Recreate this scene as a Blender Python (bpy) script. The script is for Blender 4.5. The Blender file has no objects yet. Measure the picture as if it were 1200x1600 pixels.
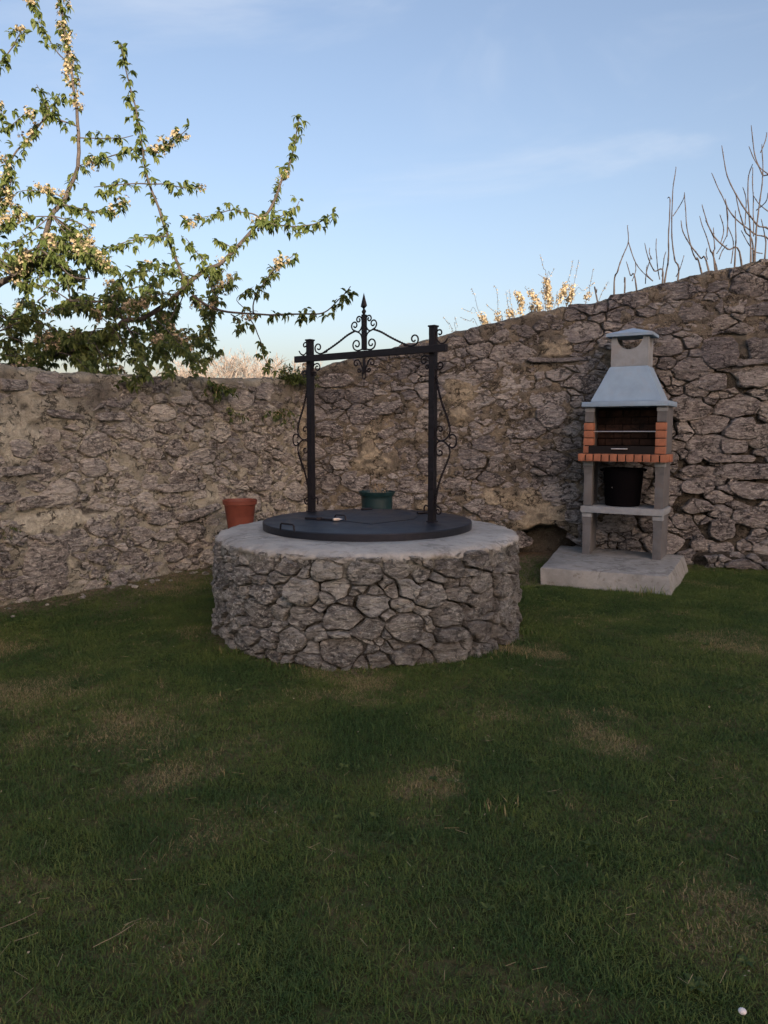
import bpy, bmesh, math, random
import numpy as np
from mathutils import Vector, Matrix, noise as mn

# ------------------------------------------------------------------ camera, light, exposure
S = bpy.context.scene
COL = S.collection
R = math.radians
CAM_H = 1.4
PITCH = math.atan(125 / 1155)
cam_d = bpy.data.cameras.new('camera')
cam = bpy.data.objects.new('camera', cam_d)
COL.objects.link(cam)
cam.location = (0, 0, CAM_H)
cam.rotation_euler = (math.pi / 2 - PITCH, 0, 0)
cam_d.sensor_fit = 'VERTICAL'
cam_d.sensor_height = 24
cam_d.lens = 24 * 1155 / 1600
cam_d.clip_end = 2000
S.camera = cam
S.render.resolution_x, S.render.resolution_y = 768, 1024
S.view_settings.view_transform = 'Standard'
S.view_settings.look = 'None'
S.view_settings.gamma = 1
S.view_settings.use_curve_mapping = False
S.view_settings.exposure = 2.55

SUN_EL = R(13.0)
SUN_AZ = (0.30, -0.95)            # horizontal direction towards the sun: low, behind the camera
_l = math.hypot(*SUN_AZ)
to_sun = Vector((SUN_AZ[0] / _l * math.cos(SUN_EL), SUN_AZ[1] / _l * math.cos(SUN_EL), math.sin(SUN_EL)))
sd = bpy.data.lights.new('sun', 'SUN')
sd.energy = 2.0
sd.angle = R(0.5)
sd.color = (1.0, 0.78, 0.55)
so = bpy.data.objects.new('sun', sd)
COL.objects.link(so)
so.location = (5, -20, 20)
so.rotation_euler = to_sun.to_track_quat('Z', 'Y').to_euler()

W = bpy.data.worlds.new('World')
S.world = W
W.use_nodes = True
wt = W.node_tree
wt.nodes.clear()


class NT:
    """tiny node helper"""
    def __init__(s, tree): s.t = tree
    def n(s, kind, ins=None, **kw):
        nd = s.t.nodes.new(kind)
        for k, v in kw.items(): setattr(nd, k, v)
        for k, v in (ins or {}).items():
            if hasattr(v, 'is_linked') or hasattr(v, 'links'): s.t.links.new(v, nd.inputs[k])
            else: nd.inputs[k].default_value = v
        return nd
    def math(s, op, a, b=0.0, c=None, clamp=False):
        d = {0: a, 1: b}
        if c is not None: d[2] = c
        return s.n('ShaderNodeMath', d, operation=op, use_clamp=clamp).outputs[0]
    def mix(s, f, a, b, mode='MIX'):
        nd = s.n('ShaderNodeMix', data_type='RGBA', blend_type=mode)
        for i, v in ((0, f), (6, a), (7, b)):
            if hasattr(v, 'links'): s.t.links.new(v, nd.inputs[i])
            else:
                if i > 0 and len(v) == 3: v = (*v, 1)
                nd.inputs[i].default_value = v
        return nd.outputs[2]
    def noise(s, vec, scale, detail=6, rough=0.6, dist=0.0):
        return s.n('ShaderNodeTexNoise', {'Vector': vec, 'Scale': scale, 'Detail': detail, 'Roughness': rough, 'Distortion': dist}).outputs[0]
    def ramp(s, f, lo, hi, a=0.0, b=1.0):
        return s.n('ShaderNodeMapRange', {0: f, 1: lo, 2: hi, 3: a, 4: b}, interpolation_type='SMOOTHSTEP').outputs[0]
    def attr(s, name): return s.n('ShaderNodeAttribute', attribute_name=name).outputs['Fac']
    def link(s, a, b): s.t.links.new(a, b)


w = NT(wt)
sky = w.n('ShaderNodeTexSky', sky_type='NISHITA', sun_disc=False)
sky.sun_elevation = SUN_EL
sky.sun_rotation = math.atan2(to_sun.x, to_sun.y)
sky.air_density = 1.0
sky.dust_density = 4.0
sky.ozone_density = 5.0
tc = w.n('ShaderNodeVectorMath', {0: w.n('ShaderNodeTexCoord').outputs['Generated'], 1: (6.85, 3.55, 1.65)}, operation='ADD').outputs[0]
mp = w.n('ShaderNodeMapping', {'Vector': tc, 'Rotation': (0.25, 0.35, 0.2), 'Scale': (1.0, 1.0, 3.2)}).outputs[0]
cl1 = w.noise(mp, 2.3, 7, 0.55, 0.6)
cl2 = w.noise(mp, 1.1, 2, 0.5, 0.2)
cf = w.math('MULTIPLY', w.ramp(cl1, 0.48, 0.72), w.ramp(cl2, 0.40, 0.62))
cf = w.math('MULTIPLY', cf, 0.38)
soft = w.n('ShaderNodeGamma', {0: sky.outputs[0], 1: 1.0}).outputs[0]     # thin high veil: softer, paler blue
soft = w.mix(1.0, soft, (1.08, 0.665, 0.470), 'MULTIPLY')
skyc = w.mix(cf, soft, (1.45, 1.55, 1.72))
bg = w.n('ShaderNodeBackground', {'Color': skyc, 'Strength': 0.10})
w.link(bg.outputs[0], w.n('ShaderNodeOutputWorld').inputs[0])

random.seed(7)
np.random.seed(7)

# ------------------------------------------------------------------ general helpers
def at(u, v, Y):
    """point of the place seen at photo pixel (u, v) and standing Y metres ahead"""
    x = (u - 600) / 1155; y = (v - 800) / 1155
    dy = math.cos(PITCH) - y * math.sin(PITCH); dz = -math.sin(PITCH) - y * math.cos(PITCH)
    t = Y / dy
    return Vector((x * t, Y, CAM_H + dz * t))

def proj(P):
    c = P[1] * math.cos(PITCH) - (P[2] - CAM_H) * math.sin(PITCH)
    if c < .1: return (-9999, -9999, c)
    return (600 + 1155 * P[0] / c, 800 - 1155 * (P[1] * math.sin(PITCH) + (P[2] - CAM_H) * math.cos(PITCH)) / c, c)

def tag(o, label=None, cat=None, group=None, kind=None):
    if label: o['label'] = label
    if cat: o['category'] = cat
    if group: o['group'] = group
    if kind: o['kind'] = kind
    return o

def empty(name, loc=(0, 0, 0), rz=0.0):
    o = bpy.data.objects.new(name, None)
    COL.objects.link(o)
    o.location = loc; o.rotation_euler = (0, 0, rz)
    o.empty_display_size = .1
    return o

class MB:
    """collects geometry; build() links it as one object"""
    def __init__(s): s.v = []; s.f = []; s.m = []; s.at = {}; s.cur = 0
    def add(s, vs, fs, **attrs):
        b = len(s.v)
        s.v += [tuple(p) for p in vs]
        s.f += [tuple(i + b for i in f) for f in fs]
        s.m += [s.cur] * len(fs)
        for k, val in attrs.items():
            a = s.at.setdefault(k, [0.0] * b)
            a += [0.0] * (b - len(a))
            a += list(val) if hasattr(val, '__len__') else [val] * len(vs)
        return b
    def box(s, x0, x1, y0, y1, z0, z1, bev=0.0):
        if bev <= 0:
            vs = [(x, y, z) for z in (z0, z1) for y in (y0, y1) for x in (x0, x1)]
            fs = [(0, 2, 3, 1), (4, 5, 7, 6), (0, 1, 5, 4), (2, 6, 7, 3), (0, 4, 6, 2), (1, 3, 7, 5)]
            s.add(vs, fs); return
        bm = bmesh.new()
        bmesh.ops.create_cube(bm, size=1)
        for v in bm.verts:
            v.co = Vector(((x0 + x1) / 2 + v.co.x * (x1 - x0), (y0 + y1) / 2 + v.co.y * (y1 - y0), (z0 + z1) / 2 + v.co.z * (z1 - z0)))
        bmesh.ops.bevel(bm, geom=bm.edges[:], offset=bev, segments=2, affect='EDGES', profile=.6)
        bm.verts.index_update()
        s.add([v.co[:] for v in bm.verts], [[v.index for v in f.verts] for f in bm.faces])
        bm.free()
    def tube(s, pts, r, sides=6, twist=0.0, cap=True, **attrs):
        pts = [Vector(p) for p in pts]
        n = len(pts)
        if n < 2: return
        rs = r if hasattr(r, '__len__') else [r] * n
        t0 = (pts[1] - pts[0]).normalized()
        ref = Vector((0, 0, 1)) if abs(t0.z) < .9 else Vector((1, 0, 0))
        nx = t0.cross(ref).normalized()
        vs = []
        ang = math.pi / 4 if sides == 4 else 0
        for i in range(n):
            t = (pts[min(i + 1, n - 1)] - pts[max(i - 1, 0)])
            if t.length < 1e-9: t = t0
            t = t.normalized()
            nx = (nx - t * nx.dot(t))
            if nx.length < 1e-6: nx = t.orthogonal()
            nx.normalize()
            ny = t.cross(nx)
            if i: ang += twist * (pts[i] - pts[i - 1]).length
            for k in range(sides):
                a = ang + 2 * math.pi * k / sides
                vs.append(pts[i] + (nx * math.cos(a) + ny * math.sin(a)) * rs[i])
        fs = [(i * sides + k, i * sides + (k + 1) % sides, (i + 1) * sides + (k + 1) % sides, (i + 1) * sides + k) for i in range(n - 1) for k in range(sides)]
        if cap:
            fs.append(tuple(range(sides - 1, -1, -1)))
            fs.append(tuple((n - 1) * sides + k for k in range(sides)))
        s.add(vs, fs, **attrs)
    def lathe(s, prof, seg=32, cx=0, cy=0, close=True, wob=0.0):
        vs = []
        for r, z in prof:
            for k in range(seg):
                a = 2 * math.pi * k / seg
                rr = r + (mn.noise(Vector((math.cos(a) * 1.3, math.sin(a) * 1.3, z * 2))) * wob if wob else 0)
                vs.append((cx + rr * math.cos(a), cy + rr * math.sin(a), z))
        n = len(prof)
        fs = [(i * seg + k, i * seg + (k + 1) % seg, (i + 1) * seg + (k + 1) % seg, (i + 1) * seg + k) for i in range(n - 1) for k in range(seg)]
        if close:
            fs.append(tuple(range(seg - 1, -1, -1)))
            fs.append(tuple((n - 1) * seg + k for k in range(seg)))
        s.add(vs, fs)
    def prism(s, poly, axis, a, b):
        """extrude a 2-D polygon along an axis (0,1,2) from a to b"""
        def P(p, h):
            q = [p[0], p[1]]; q.insert(axis, h); return q
        n = len(poly)
        s.add([P(p, a) for p in poly] + [P(p, b) for p in poly],
              [tuple(range(n - 1, -1, -1)), tuple(range(n, 2 * n))] + [(i, (i + 1) % n, n + (i + 1) % n, n + i) for i in range(n)])
    def build(s, name, mats, parent=None, smooth=False, fix=True):
        me = bpy.data.meshes.new(name)
        me.from_pydata(s.v, [], s.f)
        for k, val in s.at.items():
            val = val + [0.0] * (len(s.v) - len(val))
            a = me.attributes.new(k, 'FLOAT', 'POINT')
            a.data.foreach_set('value', np.array(val, dtype=np.float32))
        if not isinstance(mats, (list, tuple)): mats = [mats]
        for m in mats: me.materials.append(m)
        if len(mats) > 1: me.polygons.foreach_set('material_index', s.m)
        if fix and len(s.f) < 6000:
            bm = bmesh.new(); bm.from_mesh(me)
            bmesh.ops.recalc_face_normals(bm, faces=bm.faces[:])
            bm.to_mesh(me); bm.free()
        if smooth:
            me.polygons.foreach_set('use_smooth', [True] * len(me.polygons))
            if smooth != 'all': me.set_sharp_from_angle(angle=R(smooth if isinstance(smooth, (int, float)) and smooth is not True else 40))
        me.update()
        o = bpy.data.objects.new(name, me)
        COL.objects.link(o)
        if parent: o.parent = parent
        return o

# ------------------------------------------------------------------ materials
def new_mat(name):
    m = bpy.data.materials.new(name)
    m.use_nodes = True
    t = NT(m.node_tree)
    b = m.node_tree.nodes['Principled BSDF']
    pos = t.n('ShaderNodeNewGeometry').outputs['Position']
    return m, t, b, pos

def set_bump(t, b, h, strength, dist=0.02, normal=None):
    d = {'Height': h, 'Strength': strength, 'Distance': dist}
    if normal is not None: d['Normal'] = normal
    o = t.n('ShaderNodeBump', d).outputs[0]
    t.link(o, b.inputs['Normal'])
    return o

def C3(c, k=1.0): return (c[0] * k, c[1] * k, c[2] * k, 1)

def crack_field(t, pos, scale, squash=1.7, warp=.5):
    """thin irregular fracture lines: 1 on the line"""
    wn = t.n('ShaderNodeTexNoise', {'Vector': pos, 'Scale': scale * 1.4, 'Detail': 5.0, 'Roughness': .7}).outputs[1]
    wv = t.n('ShaderNodeVectorMath', {0: wn, 1: (.5, .5, .5)}, operation='SUBTRACT').outputs[0]
    wv = t.n('ShaderNodeVectorMath', {0: wv, 'Scale': warp / scale * 2}, operation='SCALE').outputs[0]
    p = t.n('ShaderNodeVectorMath', {0: pos, 1: wv}, operation='ADD').outputs[0]
    p = t.n('ShaderNodeMapping', {'Vector': p, 'Scale': (1, 1, squash)}).outputs[0]
    d = t.n('ShaderNodeTexVoronoi', {'Vector': p, 'Scale': scale}, feature='DISTANCE_TO_EDGE').outputs['Distance']
    cell = t.n('ShaderNodeTexVoronoi', {'Vector': p, 'Scale': scale}, feature='F1').outputs['Color']
    return t.ramp(d, .095, .018), cell

def stone_mat(name, dark, mid, light, stain=(.115, .110, .118), lichen=.6, crack=.7, tone=(1.05, 1.19, 1.30), warmth=.15):
    m, t, b, pos = new_mat(name)
    rnd = t.attr('rnd'); st = t.attr('stain')
    off = t.n('ShaderNodeVectorMath', {0: pos, 1: t.n('ShaderNodeCombineXYZ', {0: t.math('MULTIPLY', rnd, 37.0), 1: t.math('MULTIPLY', rnd, 11.0), 2: 0.0}).outputs[0]}, operation='ADD').outputs[0]
    sq = t.n('ShaderNodeMapping', {'Vector': off, 'Scale': (1, 1, 2.6)}).outputs[0]
    n1 = t.noise(off, 5, 8, .68, .4)
    n2 = t.noise(sq, 20, 9, .75, .6)
    n3 = t.noise(pos, 95, 3, .6)
    ck, cell = crack_field(t, off, 7.5, 2.5, .65)
    ckm = t.math('MULTIPLY', ck, t.ramp(t.noise(off, 6, 4, .6), .44, .56))
    sep = t.n('ShaderNodeSeparateColor', {0: cell}).outputs[0]
    c = t.mix(t.ramp(rnd, 0.0, .55), C3(dark), C3(mid))
    c = t.mix(t.ramp(rnd, .55, 1.0), c, C3(light))
    c = t.mix(t.math('MULTIPLY', t.ramp(sep, .35, .9), .35), c, C3(light))
    c = t.mix(t.math('MULTIPLY', t.ramp(sep, .35, .05), .30), c, C3(dark))
    warm = t.ramp(t.noise(off, 2.2, 3, .5), .5, .72)
    c = t.mix(t.math('MULTIPLY', warm, warmth), c, C3((mid[0] * 1.3, mid[1] * 1.05, mid[2] * .78)))
    c = t.mix(t.math('MULTIPLY', t.ramp(n1, .46, .70), .45), c, C3(dark, .75))
    c = t.mix(t.math('MULTIPLY', t.ramp(n2, .50, .60), .75), c, C3(light, 1.3))
    c = t.mix(t.math('MULTIPLY', t.ramp(n2, .46, .37), .85), c, C3(dark, .34))
    li = t.math('MULTIPLY', t.ramp(t.noise(pos, 44, 4, .7), .56, .64), t.ramp(t.noise(pos, 4.0, 3, .5), .44, .60))
    c = t.mix(t.math('MULTIPLY', li, lichen), c, (.58, .57, .52, 1))
    og = t.math('MULTIPLY', t.ramp(t.noise(pos, 19, 4, .6), .66, .74), .3)
    c = t.mix(og, c, (.30, .20, .10, 1))
    sf = t.math('MULTIPLY', st, t.ramp(t.noise(pos, 3.1, 7, .72), .32, .60))
    c = t.mix(t.math('MULTIPLY', sf, .72), c, C3(stain))
    c = t.mix(t.math('MULTIPLY', ckm, crack), c, C3(dark, .16))
    c = t.mix(t.math('MULTIPLY', t.ramp(n3, .40, .30), .5), c, C3(dark, .35))
    c = t.mix(1.0, c, tone, 'MULTIPLY')
    t.link(c, b.inputs['Base Color'])
    b.inputs['Roughness'].default_value = .92
    b.inputs['Specular IOR Level'].default_value = .2
    v = t.n('ShaderNodeTexVoronoi', {'Vector': sq, 'Scale': 15.0, 'Randomness': 1.0}, feature='F1')
    h = t.math('ADD', t.math('MULTIPLY', n2, 1.1), t.math('MULTIPLY', v.outputs[0], .5))
    h = t.math('ADD', h, t.math('MULTIPLY', n3, .25))
    h = t.math('SUBTRACT', h, t.math('MULTIPLY', ckm, .55))
    set_bump(t, b, h, 1.0, .05)
    return m

def mortar_mat(name, base, pale, darkc, stain=(.11, .098, .09)):
    m, t, b, pos = new_mat(name)
    st = t.attr('stain'); pa = t.attr('patch'); dp = t.attr('deep')
    n1 = t.noise(pos, 3.3, 8, .66, .3); n2 = t.noise(pos, 22, 8, .75, .5); n3 = t.noise(pos, 120, 3, .7)
    c = t.mix(t.ramp(n1, .35, .66), C3(darkc), C3(base))
    c = t.mix(t.math('MULTIPLY', t.ramp(n2, .5, .68), .6), c, C3(pale))
    c = t.mix(t.math('MULTIPLY', t.ramp(n2, .44, .34), .75), c, C3(darkc, .5))
    c = t.mix(t.math('MULTIPLY', pa, .85), c, t.mix(t.ramp(n2, .38, .62), C3(base, .95), C3(pale, 1.12)))
    sf = t.math('MULTIPLY', st, t.ramp(t.noise(pos, 2.7, 6, .65), .30, .60))
    c = t.mix(t.math('MULTIPLY', sf, .86), c, C3(stain))
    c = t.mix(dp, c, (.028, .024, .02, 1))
    ck, cell = crack_field(t, pos, 7.0, 2.3, .8)
    ckm = t.math('MULTIPLY', ck, t.ramp(t.noise(pos, 5, 5, .6), .47, .57))
    sep = t.n('ShaderNodeSeparateColor', {0: cell}).outputs[0]
    c = t.mix(t.math('MULTIPLY', t.ramp(sep, .55, .95), .45), c, C3(darkc, .9))
    c = t.mix(t.math('MULTIPLY', ckm, .8), c, C3(darkc, .14))
    gr = t.math('MULTIPLY', t.ramp(n3, .58, .68), .45)
    c = t.mix(gr, c, (.42, .40, .36, 1))
    c = t.mix(t.math('MULTIPLY', t.ramp(n3, .42, .32), .5), c, C3(darkc, .3))
    c = t.mix(1.0, c, (1.07, 1.21, 1.24), 'MULTIPLY')
    t.link(c, b.inputs['Base Color'])
    b.inputs['Roughness'].default_value = .95
    b.inputs['Specular IOR Level'].default_value = .2
    h = t.math('ADD', n2, t.math('MULTIPLY', n3, .35))
    h = t.math('SUBTRACT', h, t.math('MULTIPLY', ckm, .6))
    set_bump(t, b, h, 1.0, .05)
    return m

def plain_mat(name, col, rough=.6, var=.25, scale=8, bump=.15, bdist=.01, metal=0.0, spec=.4, dirt=None):
    m, t, b, pos = new_mat(name)
    n1 = t.noise(pos, scale, 6, .6, .2)
    c = t.mix(t.ramp(n1, .3, .7), C3(col, 1 - var), C3(col, 1 + var))
    n2 = t.noise(pos, scale * 7, 4, .7)
    c = t.mix(t.math('MULTIPLY', t.ramp(n2, .5, .7), var), c, C3(col, 1.5))
    if dirt:
        c = t.mix(t.math('MULTIPLY', t.ramp(t.noise(pos, scale * .6, 7, .7, .6), .48, .68), dirt[1]), c, C3(dirt[0]))
    t.link(c, b.inputs['Base Color'])
    r = t.ramp(n1, .3, .7, rough * .85, min(1, rough * 1.15))
    t.link(r, b.inputs['Roughness'])
    b.inputs['Metallic'].default_value = metal
    b.inputs['Specular IOR Level'].default_value = spec
    if bump: set_bump(t, b, n2, bump, bdist)
    return m

def leaf_mat(name, dark, light, trans=.35, rough=.5):
    m, t, b, pos = new_mat(name)
    c = t.mix(t.attr('rnd'), C3(dark), C3(light))
    c = t.mix(t.math('MULTIPLY', t.ramp(t.noise(pos, 60, 3, .6), .45, .7), .3), c, C3(light, 1.2))
    t.link(c, b.inputs['Base Color'])
    b.inputs['Roughness'].default_value = rough
    b.inputs['Specular IOR Level'].default_value = .3
    tr = t.n('ShaderNodeBsdfTranslucent', {'Color': c})
    mx = t.n('ShaderNodeMixShader', {0: trans})
    t.link(b.outputs[0], mx.inputs[1]); t.link(tr.outputs[0], mx.inputs[2])
    t.link(mx.outputs[0], m.node_tree.nodes['Material Output'].inputs[0])
    return m

DRY = [(-1.25, 3.35, .5), (-2.6, 4.6, .55), (.15, 2.75, .26), (2.25, 4.75, .42), (-.9, 2.9, .35), (-1.9, 3.8, .5), (-2.6, 3.9, .4), (1.0, 3.3, .3), (-.1, 4.0, .35), (-1.9, 6.6, .5), (.9, 4.6, .3)]
def lawn_factor(t, pos):
    """0 = green, 1 = dry, shared by the blades and the ground below them"""
    sx = t.n('ShaderNodeMapping', {'Vector': pos, 'Scale': (1, 1.25, 0)}).outputs[0]
    f = t.ramp(t.noise(sx, 1.3, 6, .62, .6), .42, .74)
    warp = t.n('ShaderNodeTexNoise', {'Vector': pos, 'Scale': 3.2, 'Detail': 4.0}).outputs[1]
    wv = t.n('ShaderNodeVectorMath', {0: warp, 1: (.5, .5, .5)}, operation='SUBTRACT').outputs[0]
    wv = t.n('ShaderNodeVectorMath', {0: wv, 'Scale': .9}, operation='SCALE').outputs[0]
    p2 = t.n('ShaderNodeVectorMath', {0: pos, 1: wv}, operation='ADD').outputs[0]
    p2 = t.n('ShaderNodeMapping', {'Vector': p2, 'Scale': (1, 1, 0)}).outputs[0]
    for x, y, r in DRY:
        d = t.n('ShaderNodeVectorMath', {0: p2, 1: (x, y, 0)}, operation='DISTANCE').outputs['Value']
        f = t.math('MAXIMUM', f, t.ramp(d, r * 1.3, r * .15, 0, .95))
    return f

def grass_mat():
    m, t, b, pos = new_mat('grass_blades')
    f = lawn_factor(t, pos)
    rnd = t.n('ShaderNodeObjectInfo').outputs['Random']
    isl = t.n('ShaderNodeNewGeometry').outputs['Random Per Island']
    g = t.mix(rnd, (.045, .105, .026, 1), (.075, .145, .042, 1))
    g = t.mix(t.ramp(isl, .5, 1, 0, .5), g, (.15, .18, .065, 1))
    d = t.mix(isl, (.22, .20, .095, 1), (.34, .30, .16, 1))
    big = t.ramp(t.noise(pos, 1.7, 5, .65, .4), .35, .65)
    g = t.mix(big, t.mix(1.0, g, (.62, .74, .68), 'MULTIPLY'), t.mix(1.0, g, (1.25, 1.12, .95), 'MULTIPLY'))
    sel = t.math('LESS_THAN', isl, t.math('MULTIPLY_ADD', f, .72, .10))
    c = t.mix(sel, g, d)
    t.link(c, b.inputs['Base Color'])
    b.inputs['Roughness'].default_value = .6
    b.inputs['Specular IOR Level'].default_value = .25
    tr = t.n('ShaderNodeBsdfTranslucent', {'Color': c})
    mx = t.n('ShaderNodeMixShader', {0: .25})
    t.link(b.outputs[0], mx.inputs[1]); t.link(tr.outputs[0], mx.inputs[2])
    t.link(mx.outputs[0], m.node_tree.nodes['Material Output'].inputs[0])
    return m

def soil_mat():
    m, t, b, pos = new_mat('lawn_soil')
    f = lawn_factor(t, pos)
    n = t.noise(pos, 30, 7, .7)
    g = t.mix(t.ramp(n, .35, .65), (.022, .034, .012, 1), (.052, .070, .026, 1))
    d = t.mix(t.ramp(n, .35, .65), (.10, .08, .045, 1), (.24, .19, .11, 1))
    c = t.mix(f, g, d)
    c = t.mix(t.attr('bare'), c, t.mix(t.ramp(n, .3, .7), (.085, .068, .048, 1), (.25, .205, .15, 1)))
    t.link(c, b.inputs['Base Color'])
    b.inputs['Roughness'].default_value = 1
    b.inputs['Specular IOR Level'].default_value = .1
    set_bump(t, b, n, .8, .03)
    return m

def concrete_mat(name, col, dirtk=.6, moss=0.0):
    m, t, b, pos = new_mat(name)
    n1 = t.noise(pos, 2.6, 8, .65, .4); n2 = t.noise(pos, 16, 8, .7, .3); n3 = t.noise(pos, 110, 3, .6)
    c = t.mix(t.ramp(n1, .3, .7), C3(col, .72), C3(col, 1.12))
    c = t.mix(t.math('MULTIPLY', t.ramp(n2, .52, .70), .4), c, C3(col, 1.35))
    c = t.mix(t.math('MULTIPLY', t.ramp(n2, .46, .33), dirtk), c, C3((col[0] * .5, col[1] * .45, col[2] * .38)))
    c = t.mix(t.math('MULTIPLY', t.ramp(t.noise(pos, 4.4, 6, .7, 1.2), .60, .72), .4), c, (.20, .14, .085, 1))
    ck, _c = crack_field(t, pos, 2.6, 1.0, .8)
    ckm = t.math('MULTIPLY', ck, t.ramp(t.noise(pos, 2.2, 3, .5), .50, .58))
    c = t.mix(t.math('MULTIPLY', ckm, .5), c, C3(col, .3))
    if moss: c = t.mix(t.math('MULTIPLY', t.attr('stain'), moss), c, t.mix(t.ramp(n2, .42, .56), (.08, .08, .074, 1), (.30, .31, .29, 1)))
    c = t.mix(t.math('MULTIPLY', t.ramp(n3, .36, .28), .6), c, C3(col, .3))
    t.link(c, b.inputs['Base Color'])
    b.inputs['Roughness'].default_value = .9
    b.inputs['Specular IOR Level'].default_value = .25
    set_bump(t, b, t.math('ADD', n2, t.math('MULTIPLY', n3, .3)), .45, .012)
    return m

M = {}
M['stone_l'] = stone_mat('left_wall_stone', (.20, .178, .158), (.33, .302, .268), (.46, .425, .365), lichen=.45, crack=.6, tone=(1.27, 1.42, 1.50), warmth=.2)
M['mortar_l'] = mortar_mat('left_wall_mortar', (.52, .475, .375), (.65, .60, .49), (.30, .27, .21))
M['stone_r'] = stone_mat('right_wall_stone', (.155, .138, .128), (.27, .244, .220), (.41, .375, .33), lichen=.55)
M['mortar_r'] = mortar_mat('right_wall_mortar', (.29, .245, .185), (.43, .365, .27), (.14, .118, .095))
M['stone_w'] = stone_mat('well_stone', (.150, .143, .133), (.265, .258, .238), (.40, .39, .355), stain=(.12, .108, .096), lichen=.9, crack=.3, tone=(1.20, 1.33, 1.38))
M['mortar_w'] = mortar_mat('well_mortar', (.20, .19, .165), (.33, .32, .285), (.095, .085, .074))
M['rim'] = concrete_mat('well_rim_concrete', (.34, .365, .345), .45, .75)
M['slab'] = concrete_mat('slab_concrete', (.265, .295, .290), .7)
M['lid'] = plain_mat('black_painted_steel_lid', (.007, .010, .017), .45, .35, 5, .12, .004, 0, .40, ((.030, .034, .042), .5))
M['iron'] = plain_mat('black_hammered_iron', (.007, .007, .010), .5, .3, 40, .4, .004, 0, .28)
M['hood'] = plain_mat('blue_grey_cement_hood', (.22, .34, .46), .75, .07, 7, .15, .004, 0, .3, ((.26, .31, .37), .4))
M['bbq'] = plain_mat('grey_cement_panel', (.110, .124, .134), .85, .15, 9, .3, .004, 0, .25, ((.12, .105, .095), .4))
M['bbq_light'] = plain_mat('pale_cement_panel', (.225, .27, .30), .82, .12, 9, .3, .004, 0, .25, ((.2, .19, .18), .4))
M['brick'] = plain_mat('orange_fire_brick', (.29, .130, .078), .8, .15, 14, .4, .004, 0, .3, ((.17, .085, .06), .5))
M['soot_brick'] = plain_mat('sooty_back_brick', (.045, .028, .022), .9, .45, 10, .5, .005, 0, .2, ((.012, .011, .011), .9))
M['soot'] = plain_mat('soot_black', (.012, .011, .011), .95, .3, 10, .4, .005, 0, .1)
M['tray'] = plain_mat('black_sheet_steel', (.005, .005, .006), .6, .3, 12, .2, .003, 0, .25)
M['steel'] = plain_mat('bright_steel', (.62, .62, .60), .35, .1, 20, .1, .002, .8, .5)
M['brass'] = plain_mat('dull_steel_lock', (.42, .42, .40), .4, .2, 30, .1, .002, .8, .5)
M['rubber'] = plain_mat('black_rubber_tub', (.002, .002, .003), .9, .2, 12, .1, .003, 0, .06)
M['white'] = plain_mat('white_plastic', (.7, .7, .68), .6, .05, 12, 0)
M['terracotta'] = plain_mat('terracotta_plastic', (.14, .042, .028), .55, .12, 10, .1, .003, 0, .4, ((.22, .07, .04), .3))
M['greenpot'] = plain_mat('dark_green_plastic', (.006, .030, .036), .5, .15, 10, .1, .003, 0, .45)
M['bark'] = plain_mat('cherry_bark', (.060, .055, .054), .85, .35, 22, .6, .006, 0, .2, ((.11, .10, .098), .5))
M['twig'] = plain_mat('grey_brown_twig', (.052, .047, .050), .8, .25, 25, .3, .003, 0, .3)
M['far_twig'] = plain_mat('far_tree_twig', (.20, .185, .175), .9, .2, 3, 0)
M['leaf'] = leaf_mat('cherry_leaf', (.075, .125, .040), (.16, .20, .065), .5)
M['blossom'] = leaf_mat('cherry_blossom', (.27, .235, .155), (.43, .385, .27), .3, .8)
M['plum'] = leaf_mat('plum_blossom', (.34, .29, .20), (.52, .46, .33), .3, .7)
M['wleaf'] = leaf_mat('wall_plant_leaf', (.035, .07, .02), (.11, .16, .045), .3)
M['stem'] = plain_mat('dry_stem', (.30, .25, .16), .8, .2, 25, 0)
M['grass'] = grass_mat()
M['soil'] = soil_mat()
M['outer'] = plain_mat('meadow_ground', (.055, .06, .03), 1, .3, .5, .3, .05, 0, .1)
M['render'] = plain_mat('house_render', (.52, .47, .38), .9, .12, 1.5, .3, .01, 0, .2)
M['rooftile'] = plain_mat('roof_tile', (.30, .12, .07), .85, .25, 3, .3, .01, 0, .2)
M['woodfr'] = plain_mat('window_wood', (.10, .06, .035), .6, .2, 8, .1)
M['glass'] = plain_mat('window_glass', (.03, .035, .04), .08, .1, 1, 0, spec=.6)

# ------------------------------------------------------------------ ground
g = MB()
g.add([(-900, -900, -.09), (900, -900, -.09), (900, 900, -.09), (-900, 900, -.09)], [(0, 1, 2, 3)])
tag(g.build('ground', M['outer']), 'wide meadow ground beyond the garden walls', kind='structure')

WC = (-.12, 5.35)          # centre of the well
WR = 1.062
LA = Vector((-4.43, 3.625, 0)); LE = Vector((.563, .826, 0)).normalized(); LN = Vector((LE.y, -LE.x, 0))
RA = Vector((-.97, 8.70, 0)); RE = Vector((.973, -.230, 0)).normalized(); RN = Vector((RE.y, -RE.x, 0))
if RN.y > 0: RN = -RN
if LN.x < 0: LN = -LN
SLAB = [(1.447, 6.728), (2.47, 6.31), (3.05, 7.42), (1.95, 8.10)]

def wall_dist(x, y):
    p = Vector((x, y, 0))
    return min((p - LA).dot(LN), (p - RA).dot(RN))
def in_slab(x, y):
    for i in range(4):
        a = SLAB[i]; b = SLAB[(i + 1) % 4]
        if (b[0] - a[0]) * (y - a[1]) - (b[1] - a[1]) * (x - a[0]) < .0: return False
    return True

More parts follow.
